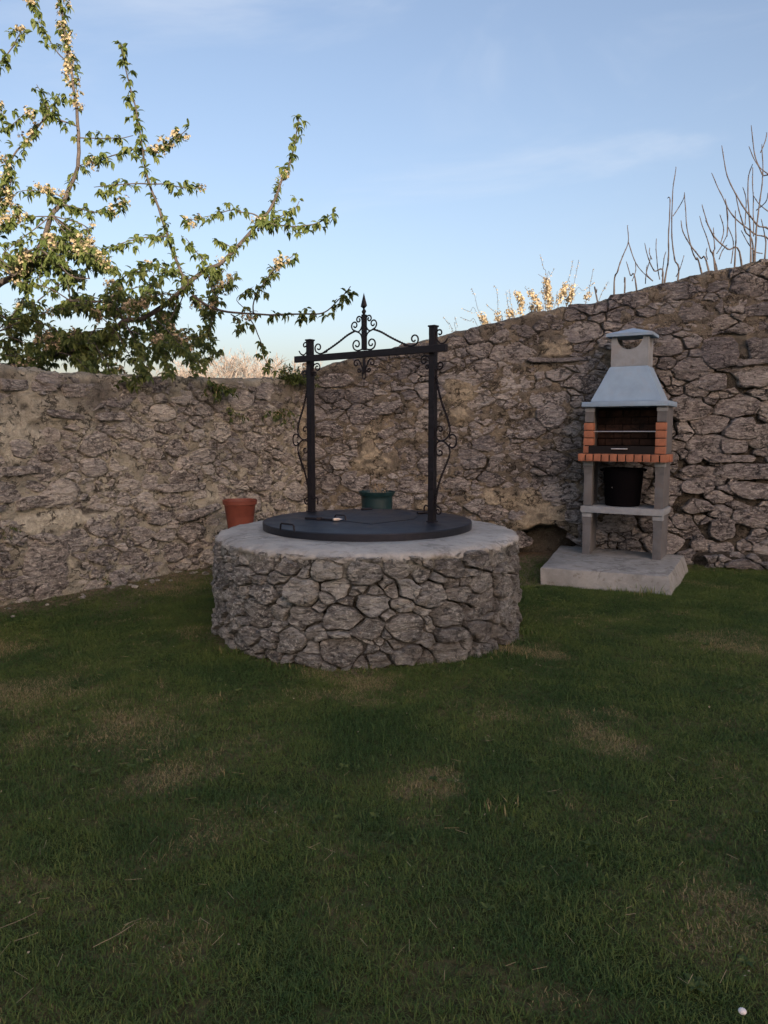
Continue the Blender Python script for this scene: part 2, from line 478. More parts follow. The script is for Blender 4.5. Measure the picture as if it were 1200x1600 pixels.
nx, ny = 190, 170
X0, X1, Y0, Y1 = -6.0, 6.2, -3.0, 9.0
lv, bare, dens = [], [], []
for j in range(ny + 1):
    for i in range(nx + 1):
        x = X0 + (X1 - X0) * i / nx; y = Y0 + (Y1 - Y0) * j / ny
        z = .012 * mn.noise(Vector((x * 1.2, y * 1.2, 0))) + .006 * mn.noise(Vector((x * 5, y * 5, 3)))
        d = wall_dist(x, y)
        wd = math.hypot(x - WC[0], y - WC[1]) - WR
        dn = mn.noise(Vector((x * 3.1, y * 3.1, 9))) * .14
        bz = max(0, min(1, 1 - (d + dn - .05) / .35)) * .9
        if y > 5.5 and x < -.6: bz = max(bz, min(.7, max(0, (1.0 - d + dn * 3) * .9)))
        bz = max(bz, max(0, min(.6, 1 - (wd + dn) / .10)))
        if x > .9 and x < 1.6 and y > 6.6: bz = max(bz, .75)
        z += .03 * max(0, 1 - max(d, 0) / .3)
        lv.append((x, y, z)); bare.append(bz)
        k = 1.0 - .93 * bz
        if wd < 0.0 or d < -.02 or in_slab(x, y): k = 0
        if y < .9: k = 0
        if mn.noise(Vector((x * 2.2, y * 2.2, 4))) > .25: k *= .72
        dens.append(k)
lf = [(j * (nx + 1) + i, j * (nx + 1) + i + 1, (j + 1) * (nx + 1) + i + 1, (j + 1) * (nx + 1) + i) for j in range(ny) for i in range(nx)]
l = MB(); l.add(lv, lf, bare=bare)
lawn = tag(l.build('lawn', M['soil'], smooth='all', fix=False), 'shaded lawn soil inside the walled garden', kind='structure')

# grass blades: tufts scattered by geometry nodes over the same surface
tufts = bpy.data.collections.new('grass_tufts')
for k in range(6):
    t = MB()
    nb = 15
    for i in range(nb):
        bx, by = random.gauss(0, .018), random.gauss(0, .018)
        a = random.uniform(0, 2 * math.pi)
        h = random.uniform(.008, .018) * (1.5 if k == 5 else 1)
        lean = random.uniform(.3, 2.3) * h
        wd = random.uniform(.0007, .0015)
        dx, dy = math.cos(a), math.sin(a)
        px, py = -dy * wd, dx * wd
        p0 = Vector((bx, by, -.004)); p1 = Vector((bx + dx * lean * .35, by + dy * lean * .35, h * .6)); p2 = Vector((bx + dx * lean, by + dy * lean, h * random.uniform(.75, 1)))
        s = Vector((px, py, 0))
        t.add([p0 - s, p0 + s, p1 + s * .85, p1 - s * .85, p2], [(0, 1, 2, 3), (3, 2, 4)])
    o = t.build('grass_tuft', M['grass'], fix=False)
    COL.objects.unlink(o); tufts.objects.link(o)

gm = MB(); gm.add([(p[0], p[1], p[2] - .002) for p in lv], lf, dens=dens)
grass = gm.build('grass', M['soil'], fix=False)
tag(grass, 'short mown dark green grass with dry straw patches covering the garden', 'grass', kind='stuff')
ng = bpy.data.node_groups.new('scatter_grass', 'GeometryNodeTree')
ng.interface.new_socket('Geometry', in_out='INPUT', socket_type='NodeSocketGeometry')
ng.interface.new_socket('Geometry', in_out='OUTPUT', socket_type='NodeSocketGeometry')
G = NT(ng)
gi = G.n('NodeGroupInput'); go = G.n('NodeGroupOutput')
na = G.n('GeometryNodeInputNamedAttribute', data_type='FLOAT'); na.inputs['Name'].default_value = 'dens'
dn = G.n('ShaderNodeMath', {0: na.outputs['Attribute'], 1: 2900.0}, operation='MULTIPLY')
dp = G.n('GeometryNodeDistributePointsOnFaces', {'Mesh': gi.outputs[0], 'Density': dn.outputs[0]}, distribute_method='RANDOM')
ci = G.n('GeometryNodeCollectionInfo'); ci.inputs['Collection'].default_value = tufts
ci.inputs['Separate Children'].default_value = True; ci.inputs['Reset Children'].default_value = True
rr = G.n('FunctionNodeRandomValue', data_type='FLOAT_VECTOR'); rr.inputs[0].default_value = (-.25, -.25, 0); rr.inputs[1].default_value = (.25, .25, 6.283)
rs = G.n('FunctionNodeRandomValue', data_type='FLOAT'); rs.inputs[2].default_value = .65; rs.inputs[3].default_value = 1.3
ip = G.n('GeometryNodeInstanceOnPoints', {'Points': dp.outputs['Points'], 'Instance': ci.outputs[0], 'Rotation': rr.outputs[0], 'Scale': rs.outputs[1]})
ip.inputs['Pick Instance'].default_value = True
G.link(ip.outputs[0], go.inputs[0])
grass.modifiers.new('scatter', 'NODES').node_group = ng

# ------------------------------------------------------------------ rubble masonry
def clip(poly, a, b, c):
    """keep a*x+b*y<=c"""
    out = []
    n = len(poly)
    for i in range(n):
        p = poly[i]; q = poly[(i + 1) % n]
        dp_ = a * p[0] + b * p[1] - c; dq = a * q[0] + b * q[1] - c
        if dp_ <= 0: out.append(p)
        if (dp_ < 0 < dq) or (dq < 0 < dp_):
            t_ = dp_ / (dp_ - dq)
            out.append((p[0] + (q[0] - p[0]) * t_, p[1] + (q[1] - p[1]) * t_))
    return out

def layout(L, H, top, rmax, rmin, asp, gap, rng, wrap=False):
    """power diagram of anisotropic cells: returns polygons in (s, z)"""
    seeds = []
    cell = rmax * 2
    grid = {}
    Ls = L / asp
    tries = [(rmax * (1 - k) + rmin * k, int(Ls * H / (math.pi * (rmax * (1 - k) + rmin * k) ** 2) * 2.2)) for k in (0, .25, .5, .75, 1.0)]
    fr = (.45, .5, .65, .9, 1.6)
    for (r0, nt), f in zip(tries, fr):
        for _ in range(int(nt * f)):
            x = rng.uniform(0, Ls); y = rng.uniform(0, H); r = r0 * rng.uniform(.85, 1.15)
            ok = True
            gx, gy = int(x // cell), int(y // cell)
            for ax in (-1, 0, 1):
                for ay in (-1, 0, 1):
                    for (sx, sy, sr) in grid.get((gx + ax, gy + ay), ()):
                        if (sx - x) ** 2 + (sy - y) ** 2 < ((sr + r) * .93) ** 2: ok = False; break
                    if not ok: break
                if not ok: break
            if ok:
                grid.setdefault((gx, gy), []).append((x, y, r)); seeds.append((x, y, r))
    allseeds = list(seeds)
    if wrap:
        allseeds += [(x + Ls, y, r) for x, y, r in seeds if x < .8] + [(x - Ls, y, r) for x, y, r in seeds if x > Ls - .8]
    arr = np.array(allseeds)
    cells = []
    for (x, y, r) in seeds:
        lo = -1 if wrap else 0
        poly = [(lo, 0), (Ls - lo if wrap else Ls, 0), (Ls - lo if wrap else Ls, H), (lo, H)]
        d2 = (arr[:, 0] - x) ** 2 + (arr[:, 1] - y) ** 2
        idx = np.argsort(d2)[1:26]
        for i in idx:
            qx, qy, qr = arr[i]
            dx, dy = qx - x, qy - y
            d = math.hypot(dx, dy)
            off = (d * d + r * r - qr * qr) / (2 * d)
            g_ = gap * rng.uniform(.5, 1.6)
            nx_, ny_ = dx / d, dy / d
            poly = clip(poly, nx_, ny_, nx_ * x + ny_ * y + off - g_)
            if len(poly) < 3: break
        if len(poly) < 3: continue
        p2 = [(a * asp, b) for a, b in poly]
        p3 = []
        for q in range(len(p2)):
            a_, b_ = p2[q], p2[(q + 1) % len(p2)]
            m_ = max(1, int(math.hypot(b_[0] - a_[0], b_[1] - a_[1]) / .03))
            p3 += [(a_[0] + (b_[0] - a_[0]) * k / m_, a_[1] + (b_[1] - a_[1]) * k / m_) for k in range(m_)]
        def wp(a_, b_):
            if wrap:
                an = a_ / WR; v0 = Vector((math.cos(an) * WR * 6, math.sin(an) * WR * 6, b_ * 6))
            else: v0 = Vector((a_ * 5, b_ * 6.5, 3.3))
            return (a_ + mn.noise(v0) * .045 + mn.noise(v0 * 2.9) * .024, b_ + mn.noise(v0 + Vector((31, 0, 0))) * .045 + mn.noise(v0 * 2.9 + Vector((31, 0, 0))) * .022)
        p2 = [wp(a_, b_) for a_, b_ in p3]
        cs = sum(p[0] for p in p2) / len(p2)
        tz = top(cs) - .03
        p2 = [(a, min(b, tz)) for a, b in p2]
        ar = abs(sum(p2[i][0] * p2[(i + 1) % len(p2)][1] - p2[(i + 1) % len(p2)][0] * p2[i][1] for i in range(len(p2)))) / 2
        if ar < .0008: continue
        cells.append((p2, ar))
    return cells

def stone_geo(poly, P, doff, h, rng, stainf, lumps=1.0, depth=.06, NO=30, round_=2):
    n = len(poly)
    per = [math.hypot(poly[(i + 1) % n][0] - poly[i][0], poly[(i + 1) % n][1] - poly[i][1]) for i in range(n)]
    tot = sum(per)
    pts = []
    i = 0; acc = 0
    for k in range(NO):
        tgt = tot * k / NO
        while i < n - 1 and acc + per[i] < tgt: acc += per[i]; i += 1
        f = (tgt - acc) / max(per[i], 1e-9)
        a, b = poly[i], poly[(i + 1) % n]
        pts.append((a[0] + (b[0] - a[0]) * f, a[1] + (b[1] - a[1]) * f))
    for _ in range(round_):
        pts = [((pts[k - 1][0] + 2 * pts[k][0] + pts[(k + 1) % NO][0]) / 4, (pts[k - 1][1] + 2 * pts[k][1] + pts[(k + 1) % NO][1]) / 4) for k in range(NO)]
    cx = sum(p[0] for p in pts) / NO; cz = sum(p[1] for p in pts) / NO
    size = math.sqrt(tot / 4 * .06 + .0001)
    sd_ = rng.uniform(0, 500)
    rad = sum(math.hypot(p[0] - cx, p[1] - cz) for p in pts) / NO
    pts = [(cx + (p[0] - cx) * (1 + .15 * mn.noise(Vector((p[0] * 14, p[1] * 14, sd_))) + .08 * mn.noise(Vector((p[0] * 40, p[1] * 40, sd_)))),
            cz + (p[1] - cz) * (1 + .15 * mn.noise(Vector((p[0] * 14, p[1] * 14, sd_ + 9))) + .08 * mn.noise(Vector((p[0] * 40, p[1] * 40, sd_ + 9))))) for p in pts]
    tx, tz = rng.uniform(-.14, .14), rng.uniform(-.2, .12)
    rings = ((1.0, -1), (1.0, .0), (.97, .62), (.90, .90), (.68, 1.0), (.40, 1.0))
    vs = []
    for sc, hf in rings:
        for (a, b) in pts:
            s_ = cx + (a - cx) * sc; z_ = cz + (b - cz) * sc
            if hf < 0: d = doff - depth
            else:
                q = Vector((s_ * 9, z_ * 13, sd_)); q2 = Vector((s_ * 27, z_ * 38, sd_))
                rn = 1 - abs(mn.noise(Vector((s_ * 12, z_ * 20, sd_ + 40)))) * 2
                d = doff + h * hf + (mn.noise(q) * .011 + mn.noise(q2) * .006 + rn * .006) * lumps * (.4 if hf == 0 else 1) + ((s_ - cx) * tx + (z_ - cz) * tz) * (hf > 0)
            vs.append(P(s_, z_, d))
    vs.append(P(cx, cz, doff + h + mn.noise(Vector((cx * 9, cz * 13, sd_))) * .012 * lumps))
    NR = len(rings)
    fs = [(r * NO + k, r * NO + (k + 1) % NO, (r + 1) * NO + (k + 1) % NO, (r + 1) * NO + k) for r in range(NR - 1) for k in range(NO)]
    fs += [((NR - 1) * NO + k, (NR - 1) * NO + (k + 1) % NO, NR * NO) for k in range(NO)]
    st = stainf(cx, cz)
    return vs, fs, (cx, cz), st

def masonry(root, cells, P, dfun, stainf, mat, rng, hrange, lumps, skip, single='stone', small='small_stones', limit=300, feature=(), rounds=2):
    items = []
    fc = []
    for poly, hh, rv in feature:
        fc.append(poly)
    def infeat(x, z):
        for poly in fc:
            ins = False; n = len(poly)
            for i in range(n):
                a = poly[i]; b = poly[i - 1]
                if (a[1] > z) != (b[1] > z) and x < (b[0] - a[0]) * (z - a[1]) / (b[1] - a[1]) + a[0]: ins = not ins
            if ins: return True
        return False
    todo = [(poly, hh, rv, True) for poly, hh, rv in feature]
    for poly, ar in cells:
        cx = sum(p[0] for p in poly) / len(poly); cz = sum(p[1] for p in poly) / len(poly)
        if infeat(cx, cz) or skip(cx, cz, ar): continue
        todo.append((poly, rng.uniform(*hrange), rng.random(), False))
    for poly, hh, rv, isf in todo:
        cx = sum(p[0] for p in poly) / len(poly); cz = sum(p[1] for p in poly) / len(poly)
        vs, fs, c, st = stone_geo(poly, P, dfun(cx, cz), hh, rng, stainf, lumps * (.55 if isf else 1), round_=1 if isf else (rounds - 1))
        ar = abs(sum(poly[i][0] * poly[(i + 1) % len(poly)][1] - poly[(i + 1) % len(poly)][0] * poly[i][1] for i in range(len(poly)))) / 2
        w0 = P(c[0], c[1], 0)
        u, v, dd = proj(w0)
        key = ar / (dd * dd) if (-20 < u < 1220 and -20 < v < 1620 and dd > 0) else ar * 1e-4
        if root.get('_axis') is not None:
            if (w0 - Vector((WC[0], WC[1], w0.z))).y > .35: key *= 1e-4
        items.append((key, vs, fs, w0, st, rv))
    items.sort(key=lambda a: -a[0])
    for key, vs, fs, w0, st, rv in items[:limit]:
        mb = MB()
        mb.add([v - w0 for v in vs], fs, rnd=rv, stain=st)
        o = mb.build(single, mat, root, smooth=38, fix=True)
        o.location = w0
    if len(items) > limit:
        mb = MB()
        for key, vs, fs, w0, st, rv in items[limit:]:
            mb.add(vs, fs, rnd=rv, stain=st)
        o = mb.build(small, mat, root, smooth=38, fix=False)
        tag(o, kind='stuff')
    return len(items)

def sstep(x, a, b):
    t_ = max(0, min(1, (x - a) / (b - a))); return t_ * t_ * (3 - 2 * t_)

def core_mesh(P, L, top, dfun, thick, step, attrs, gravel=1.0, z0=-.15):
    """wall body: front face, rounded top, back face"""
    ns = int(L / step)
    nf = 0
    cols = []
    Hm = max(top(0), top(L))
    nfz = int((Hm - z0) / step)
    vs, A = [], {'stain': [], 'patch': [], 'deep': []}
    rad = .09
    ntop = 16
    for i in range(ns + 1):
        s = L * i / ns
        T = top(s) + .03 * mn.noise(Vector((s * 1.7, 3.1, 0))) + .02 * mn.noise(Vector((s * 7, 1.1, 0)))
        for j in range(nfz + 1):
            z = z0 + (T - rad - z0) * j / nfz
            d = dfun(s, z)
            vs.append(P(s, z, d)); st, pa, de = attrs(s, z)
            A['stain'].append(st); A['patch'].append(pa); A['deep'].append(de)
        dl = dfun(s, T - rad)
        for j in range(1, ntop + 1):
            f = j / ntop
            # superellipse from front edge over the top to the back edge
            a = math.pi * f
            cxx = math.copysign(abs(math.cos(a)) ** .55, math.cos(a)); szz = abs(math.sin(a)) ** .6
            d = (dl - (-thick)) / 2 * cxx + (dl - thick) / 2
            z = T - rad + rad * szz
            gq = Vector((s * 22, d * 22, z * 22))
            gz_ = (mn.noise(gq) * .014 + mn.noise(gq * 2.3) * .008) * gravel
            vs.append(P(s, z + gz_ * szz, d + gz_ * (1 - szz)))
            A['stain'].append(.35); A['patch'].append(0); A['deep'].append(0)
        vs.append(P(s, z0, -thick)); A['stain'].append(0); A['patch'].append(0); A['deep'].append(0)
    nr = nfz + 1 + ntop + 1
    fs = [(i * nr + j, (i + 1) * nr + j, (i + 1) * nr + j + 1, i * nr + j + 1) for i in range(ns) for j in range(nr - 1)]
    fs.append(tuple(range(nr))); fs.append(tuple(ns * nr + j for j in range(nr - 1, -1, -1)))
    mb = MB(); mb.add(vs, fs, **A)
    return mb

def interp(tab):
    xs = [a for a, b in tab]; ys = [b for a, b in tab]
    return lambda s: float(np.interp(s, xs, ys))

def px_on(A, E, Nn, u, v):
    """(s, z) of the wall plane seen at photo pixel u, v"""
    p = at(u, v, 5.0); o = Vector((0, 0, CAM_H)); d = p - o
    t_ = (A - o).dot(Nn) / d.dot(Nn)
    q = o + d * t_
    return ((q - A).dot(E), q.z)

# ---- left wall
LL = 6.55
ltop = interp([(0, 1.90), (2.6, 1.91), (4.1, 1.915), (5, 1.95), (6.1, 2.02), (7, 2.06)])
lroot = empty('stone_wall', LA)
tag(lroot, 'left garden wall of grey rubble stones set in warm beige mortar with a rounded gravelly top', 'stone wall')
def wob_l(s, z): return .035 * mn.noise(Vector((s * 1.3, z * 1.3, 7))) + .02 * mn.noise(Vector((s * 3.4, z * 3.4, 17)))
def PL(s, z, d): return LE * s + LN * (d + wob_l(s, z)) + Vector((0, 0, z))
PATL = [(*px_on(LA, LE, LN, 60, 640), .5, .12), (*px_on(LA, LE, LN, 100, 815), .55, .10), (*px_on(LA, LE, LN, 350, 780), .25, .05), (*px_on(LA, LE, LN, 15, 690), .3, .2)]
def patch_l(s, z):
    f = 0
    for ps, pz, rs_, rz_ in PATL:
        dd = ((s - ps) / rs_) ** 2 + ((z - pz) / rz_) ** 2
        f = max(f, sstep(1.0 - dd + .7 * mn.noise(Vector((s * 6, z * 6, 3))), 0, .5))
    st = LL - .42   # plaster strip in the corner
    f = max(f, sstep(s + .08 * mn.noise(Vector((z * 5, 1, 2))), st, st + .06) * (1 - sstep(z, 1.75, 1.9)))
    return f
def d_l(s, z):
    n = mn.noise(Vector((s * 5, z * 7, 1))); n2 = mn.noise(Vector((s * 17, z * 22, 5))); n3 = mn.noise(Vector((s * 45, z * 55, 8)))
    ridge = 1 - abs(mn.noise(Vector((s * 9, z * 14, 21)))) * 2
    d = .004 + n * .020 + n2 * .013 + n3 * .006 + ridge * .008
    d -= .03 * sstep(mn.noise(Vector((s * 2.1, z * 2.1, 33))), .15, .45)
    pf = patch_l(s, z)
    return d * (1 - .55 * pf) + .022 * pf
def stain_l(s, z):
    T = ltop(s)
    f = sstep(z + .25 * mn.noise(Vector((s * 2, z, 5))), T - .65, T - .05) * (.55 + .45 * sstep(mn.noise(Vector((s * .9, 0, 2))), -.3, .2))
    f = max(f, .75 * sstep(mn.noise(Vector((s * 1.1 + 3, z * 1.6, 12))), .12, .4) * sstep(z, .8, 1.3))
    return min(1, f)
rngL = random.Random(11)
cellsL = layout(LL, 2.02, ltop, .105, .027, 1.75, .004, rngL)
FL = []
def featL(pxs, hh, rv, n=LN):
    FL.append(([px_on(LA, LE, LN, u, v) for u, v in pxs], hh, rv))
featL([(22, 782), (40, 776), (86, 772), (87, 787), (60, 793), (24, 800)], .05, .18)
featL([(0, 730), (65, 727), (68, 738), (0, 746)], .045, .2)
featL([(240, 757), (280, 755), (320, 753), (320, 766), (280, 768), (240, 771)], .05, .35)
featL([(276, 805), (300, 797), (345, 783), (352, 792), (315, 806), (280, 815)], .06, .4)
featL([(14, 690), (28, 685), (45, 688), (50, 700), (38, 718), (20, 715)], .05, .3)
featL([(56, 697), (84, 693), (90, 706), (86, 720), (60, 722)], .05, .15)
featL([(42, 856), (60, 838), (92, 835), (104, 850), (104, 905), (80, 918), (48, 916), (34, 900)], .035, .35)
featL([(42, 838), (68, 831), (88, 838), (75, 852)], .06, .15)
featL([(168, 900), (182, 889), (198, 896), (192, 918), (176, 925), (168, 915)], .07, .6)
featL([(228, 800), (252, 797), (270, 800), (268, 815), (245, 822), (230, 818)], .045, .25)
featL([(66, 640), (100, 640), (136, 650), (136, 656), (100, 655), (68, 650)], .05, .1)
featL([(146, 645), (192, 644), (193, 657), (150, 658)], .045, .3)
featL([(0, 592), (44, 592), (44, 610), (0, 611)], .035, .5)
featL([(47, 596), (82, 594), (86, 612), (48, 612)], .035, .3)
featL([(90, 600), (150, 598), (154, 620), (100, 622)], .03, .45)
featL([(185, 670), (210, 660), (240, 672), (238, 686), (215, 690)], .05, .85)
featL([(240, 785), (270, 768), (298, 775), (290, 785), (262, 794)], .04, .5)
# skip(): mortar swallows some stones, plaster patches have none
def skip_l(s, z, ar):
    if z > ltop(s) - .07: return True
    if patch_l(s, z) > .5: return True
    return False
cm = core_mesh(PL, LL, ltop, d_l, .42, .019, lambda s, z: (stain_l(s, z), patch_l(s, z), 0.9 * sstep(mn.noise(Vector((s * 6, z * 9, 44))), .42, .55)), 1.5)
cm.build('mortar_bed', M['mortar_l'], lroot, smooth='all', fix=False)
nL = masonry(lroot, cellsL, PL, lambda s, z: -.008, stain_l, M['stone_l'], rngL, (.008, .040), 1.35, skip_l, feature=FL)

# ---- right wall
RL = 6.7
rtop = interp([(-.5, 2.06), (.24, 2.155), (.7, 2.28), (1.65, 2.474), (2.28, 2.605), (2.75, 2.696), (3.27, 2.782), (3.72, 2.88), (4.33, 3.011), (4.92, 3.125), (7, 3.5)])
rroot = empty('stone_wall', RA)
tag(rroot, 'tall grey rubble stone wall rising to the right behind the well and barbecue, dark weathered along its top', 'stone wall')
def wob_r(s, z): return .05 * mn.noise(Vector((s * 1.1, z * 1.1, 57))) + .028 * mn.noise(Vector((s * 3.1, z * 3.1, 67)))
def PR(s, z, d): return RE * s + RN * (d + wob_r(s, z)) + Vector((0, 0, z))
pr_ = lambda u, v: px_on(RA, RE, RN, u, v)
PATR = [(*pr_(715, 620), .26, .24), (*pr_(580, 728), .26, .13), (*pr_(840, 800), .34, .28), (*pr_(800, 780), .5, .16), (*pr_(870, 545), .2, .12), (*pr_(660, 790), .12, .1), (*pr_(575, 700), .12, .3), (*pr_(528, 600), .16, .08), (*pr_(468, 700), .14, .75)]
CAVE = pr_(852, 862)
def patch_r(s, z):
    f = 0
    for ps, pz, a_, b_ in PATR:
        dd = ((s - ps) / a_) ** 2 + ((z - pz) / b_) ** 2
        f = max(f, sstep(1.0 - dd + .9 * mn.noise(Vector((s * 5, z * 5, 13))), 0, .6))
    return f
def cave(s, z):
    dd = ((s - CAVE[0]) / .38) ** 2 + ((z - .02) / .36) ** 2
    return sstep(1.15 - dd + .3 * mn.noise(Vector((s * 5, z * 5, 2))), 0, .35)
def ledge(s, z): return (1 - sstep(z + .03 * mn.noise(Vector((s * 4, 0, 0))), .12, .17)) * sstep(s, 4.1, 4.5)
def dry(s, z):
    """open, unmortared joints low on the right"""
    return sstep(s - .35 * (z - 1.0) * .8 + .25 * mn.noise(Vector((s * 2, z * 2, 7))), 3.0, 4.1) * (1 - sstep(z + .2 * mn.noise(Vector((s, z, 3))), 1.75, 2.2))
def d_r(s, z):
    n = mn.noise(Vector((s * 4, z * 6, 51))); n2 = mn.noise(Vector((s * 15, z * 21, 55))); n3 = mn.noise(Vector((s * 42, z * 55, 8)))
    ridge = 1 - abs(mn.noise(Vector((s * 8, z * 13, 71)))) * 2
    d = .0 + n * .028 + n2 * .018 + n3 * .008 + ridge * .012
    d -= .04 * sstep(mn.noise(Vector((s * 2.3, z * 2.5, 133))), .1, .45)
    pf = patch_r(s, z)
    d = d * (1 - .5 * pf) + .028 * pf
    d -= .06 * dry(s, z)
    d -= .28 * cave(s, z)
    d += .20 * ledge(s, z)
    return d
def stain_r(s, z):
    T = rtop(s)
    f = sstep(z + .3 * mn.noise(Vector((s * 1.6, z, 5))), T - .95, T - .15)
    f = max(f, .9 * sstep(s + .6 * mn.noise(Vector((s * 1.2, z * 1.2, 15))), 2.6, 4.2) * sstep(z, 1.7, 2.2))
    f = max(f, .5 * sstep(mn.noise(Vector((s * .9 + 8, z * 1.4, 42))), .1, .4))
    f = max(f, .25 * sstep(s, 2.8, 4.0))
    f = max(f, .8 * (1 - sstep(z, .0, .35)) * sstep(s, 3.4, 4.2))
    return min(1, f * (1 - .8 * patch_r(s, z)))
rngR = random.Random(23)
cellsR = layout(RL, 3.45, rtop, .115, .030, 1.8, .0035, rngR)
FR = []
def featR(pxs, hh, rv): FR.append(([pr_(u, v) for u, v in pxs], hh, rv))
featR([(838, 634), (862, 631), (884, 636), (888, 650), (876, 668), (852, 672), (838, 655)], .06, .45)
featR([(1046, 622), (1062, 618), (1110, 632), (1116, 645), (1100, 655), (1062, 662), (1048, 650)], .07, .4)
featR([(1150, 582), (1200, 577), (1210, 600), (1190, 606), (1152, 606)], .06, .75)
featR([(1126, 676), (1150, 652), (1182, 652), (1188, 685), (1160, 688), (1130, 683)], .07, .35)
featR([(1124, 686), (1140, 684), (1170, 688), (1170, 708), (1126, 709)], .06, .4)
featR([(1114, 728), (1150, 724), (1215, 726), (1215, 750), (1160, 750), (1118, 747)], .06, .3)
featR([(1100, 712), (1182, 711), (1184, 722), (1104, 723)], .06, .55)
featR([(1138, 756), (1160, 752), (1215, 758), (1215, 782), (1160, 780), (1136, 768)], .06, .3)
featR([(1066, 752), (1085, 746), (1102, 752), (1100, 770), (1075, 772), (1060, 764)], .07, .45)
featR([(1062, 795), (1080, 778), (1105, 782), (1118, 795), (1100, 800), (1075, 803)], .07, .5)
featR([(1108, 812), (1130, 806), (1150, 815), (1148, 840), (1125, 845), (1107, 838)], .07, .35)
featR([(1060, 735), (1080, 725), (1108, 730), (1105, 745), (1075, 745)], .05, .3)
featR([(1066, 715), (1080, 702), (1100, 706), (1096, 722), (1075, 726)], .06, .35)
featR([(1094, 530), (1112, 524), (1150, 527), (1158, 545), (1152, 572), (1120, 578), (1095, 568)], .045, .05)
featR([(1164, 530), (1200, 520), (1225, 530), (1215, 560), (1170, 562)], .045, .1)
featR([(1090, 590), (1110, 582), (1136, 584), (1136, 608), (1105, 613), (1088, 606)], .06, .3)
featR([(1076, 848), (1090, 834), (1102, 838), (1104, 858), (1080, 862)], .07, .4)
featR([(1106, 848), (1145, 848), (1147, 866), (1108, 868)], .05, .4)
featR([(824, 558), (870, 560), (925, 557), (925, 563), (870, 567), (824, 566)], .06, .6)
featR([(1140, 562), (1200, 560), (1215, 566), (1150, 574)], .07, .5)
featR([(1160, 480), (1200, 470), (1225, 475), (1220, 492), (1162, 496)], .05, .15)
featR([(578, 635), (592, 625), (618, 628), (628, 638), (610, 648), (588, 648)], .05, .1)
featR([(490, 592), (505, 582), (545, 584), (556, 594), (540, 606), (500, 606)], .05, .25)
featR([(722, 790), (745, 778), (762, 780), (762, 792), (740, 802)], .05, .8)
def skip_r(s, z, ar):
    if z > rtop(s) - .06: return True
    if patch_r(s, z) > .55 or cave(s, z) > .12: return True
    return False
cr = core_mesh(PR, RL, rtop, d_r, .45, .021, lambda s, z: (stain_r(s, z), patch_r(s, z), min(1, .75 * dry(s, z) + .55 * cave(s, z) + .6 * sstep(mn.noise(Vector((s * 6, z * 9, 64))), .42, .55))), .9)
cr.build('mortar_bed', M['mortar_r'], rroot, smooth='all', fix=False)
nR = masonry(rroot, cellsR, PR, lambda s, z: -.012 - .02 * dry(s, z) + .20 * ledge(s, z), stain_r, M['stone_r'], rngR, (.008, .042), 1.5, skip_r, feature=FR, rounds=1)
print('stones', nL, nR)

# ------------------------------------------------------------------ well
well = empty('stone_well', (WC[0], WC[1], 0))
tag(well, 'low round well of grey rubble stones capped with a pale concrete rim', 'well')
CIRC = 2 * math.pi * WR
def PW(s, z, d):
    a = s / WR
    r = WR + d + .02 * mn.noise(Vector((math.cos(a) * 2, math.sin(a) * 2, z * 2))) + .02 * (1 - z / .65)
    return Vector((math.cos(a) * r, math.sin(a) * r, z))
def PWw(s, z, d): return PW(s, z, d)
rngW = random.Random(5)
cellsW = layout(CIRC, .675, lambda s: .70, .074, .024, 1.45, .0042, rngW, wrap=True)
cells_ok = []
well['_axis'] = 1
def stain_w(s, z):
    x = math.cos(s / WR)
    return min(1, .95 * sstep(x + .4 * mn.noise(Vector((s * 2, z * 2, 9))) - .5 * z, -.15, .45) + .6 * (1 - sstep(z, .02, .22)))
_proj0 = proj
def masonry_well():
    items = []
    for poly, ar in cellsW:
        hh = rngW.uniform(.012, .055); rv = rngW.random()
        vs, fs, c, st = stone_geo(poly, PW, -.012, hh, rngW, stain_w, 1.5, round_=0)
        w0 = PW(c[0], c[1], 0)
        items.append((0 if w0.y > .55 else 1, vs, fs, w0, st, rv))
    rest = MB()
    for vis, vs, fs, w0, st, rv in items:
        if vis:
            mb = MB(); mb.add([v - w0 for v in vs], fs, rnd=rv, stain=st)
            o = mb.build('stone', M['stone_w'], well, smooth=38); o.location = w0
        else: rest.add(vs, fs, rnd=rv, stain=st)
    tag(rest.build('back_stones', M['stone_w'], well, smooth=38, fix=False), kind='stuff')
    print('well stones', len(items))
masonry_well()
del well['_axis']
# mortar core of the well
mb = MB(); vs = []; A = {'stain': [], 'patch': [], 'deep': []}
na_, nz_ = 420, 44
for j in range(nz_ + 1):
    for i in range(na_):
        s = CIRC * i / na_; z = -.05 + .70 * j / nz_
        c_, s_ = math.cos(s / WR), math.sin(s / WR)
        q = Vector((c_ * WR * 6, s_ * WR * 6, z * 8))
        d = -.022 + mn.noise(q) * .020 + mn.noise(q * 3) * .010
        topk = sstep(z + .05 * mn.noise(q * 1.3), .53, .60)
        d += (.030 + .012 * mn.noise(q * 5)) * topk
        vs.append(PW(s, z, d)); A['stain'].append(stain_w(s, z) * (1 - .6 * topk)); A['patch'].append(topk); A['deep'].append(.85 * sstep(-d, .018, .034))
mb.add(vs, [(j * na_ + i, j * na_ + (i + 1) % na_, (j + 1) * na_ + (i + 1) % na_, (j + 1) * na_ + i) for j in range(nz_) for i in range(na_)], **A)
mb.build('mortar_bed', M['mortar_w'], well, smooth='all', fix=False)
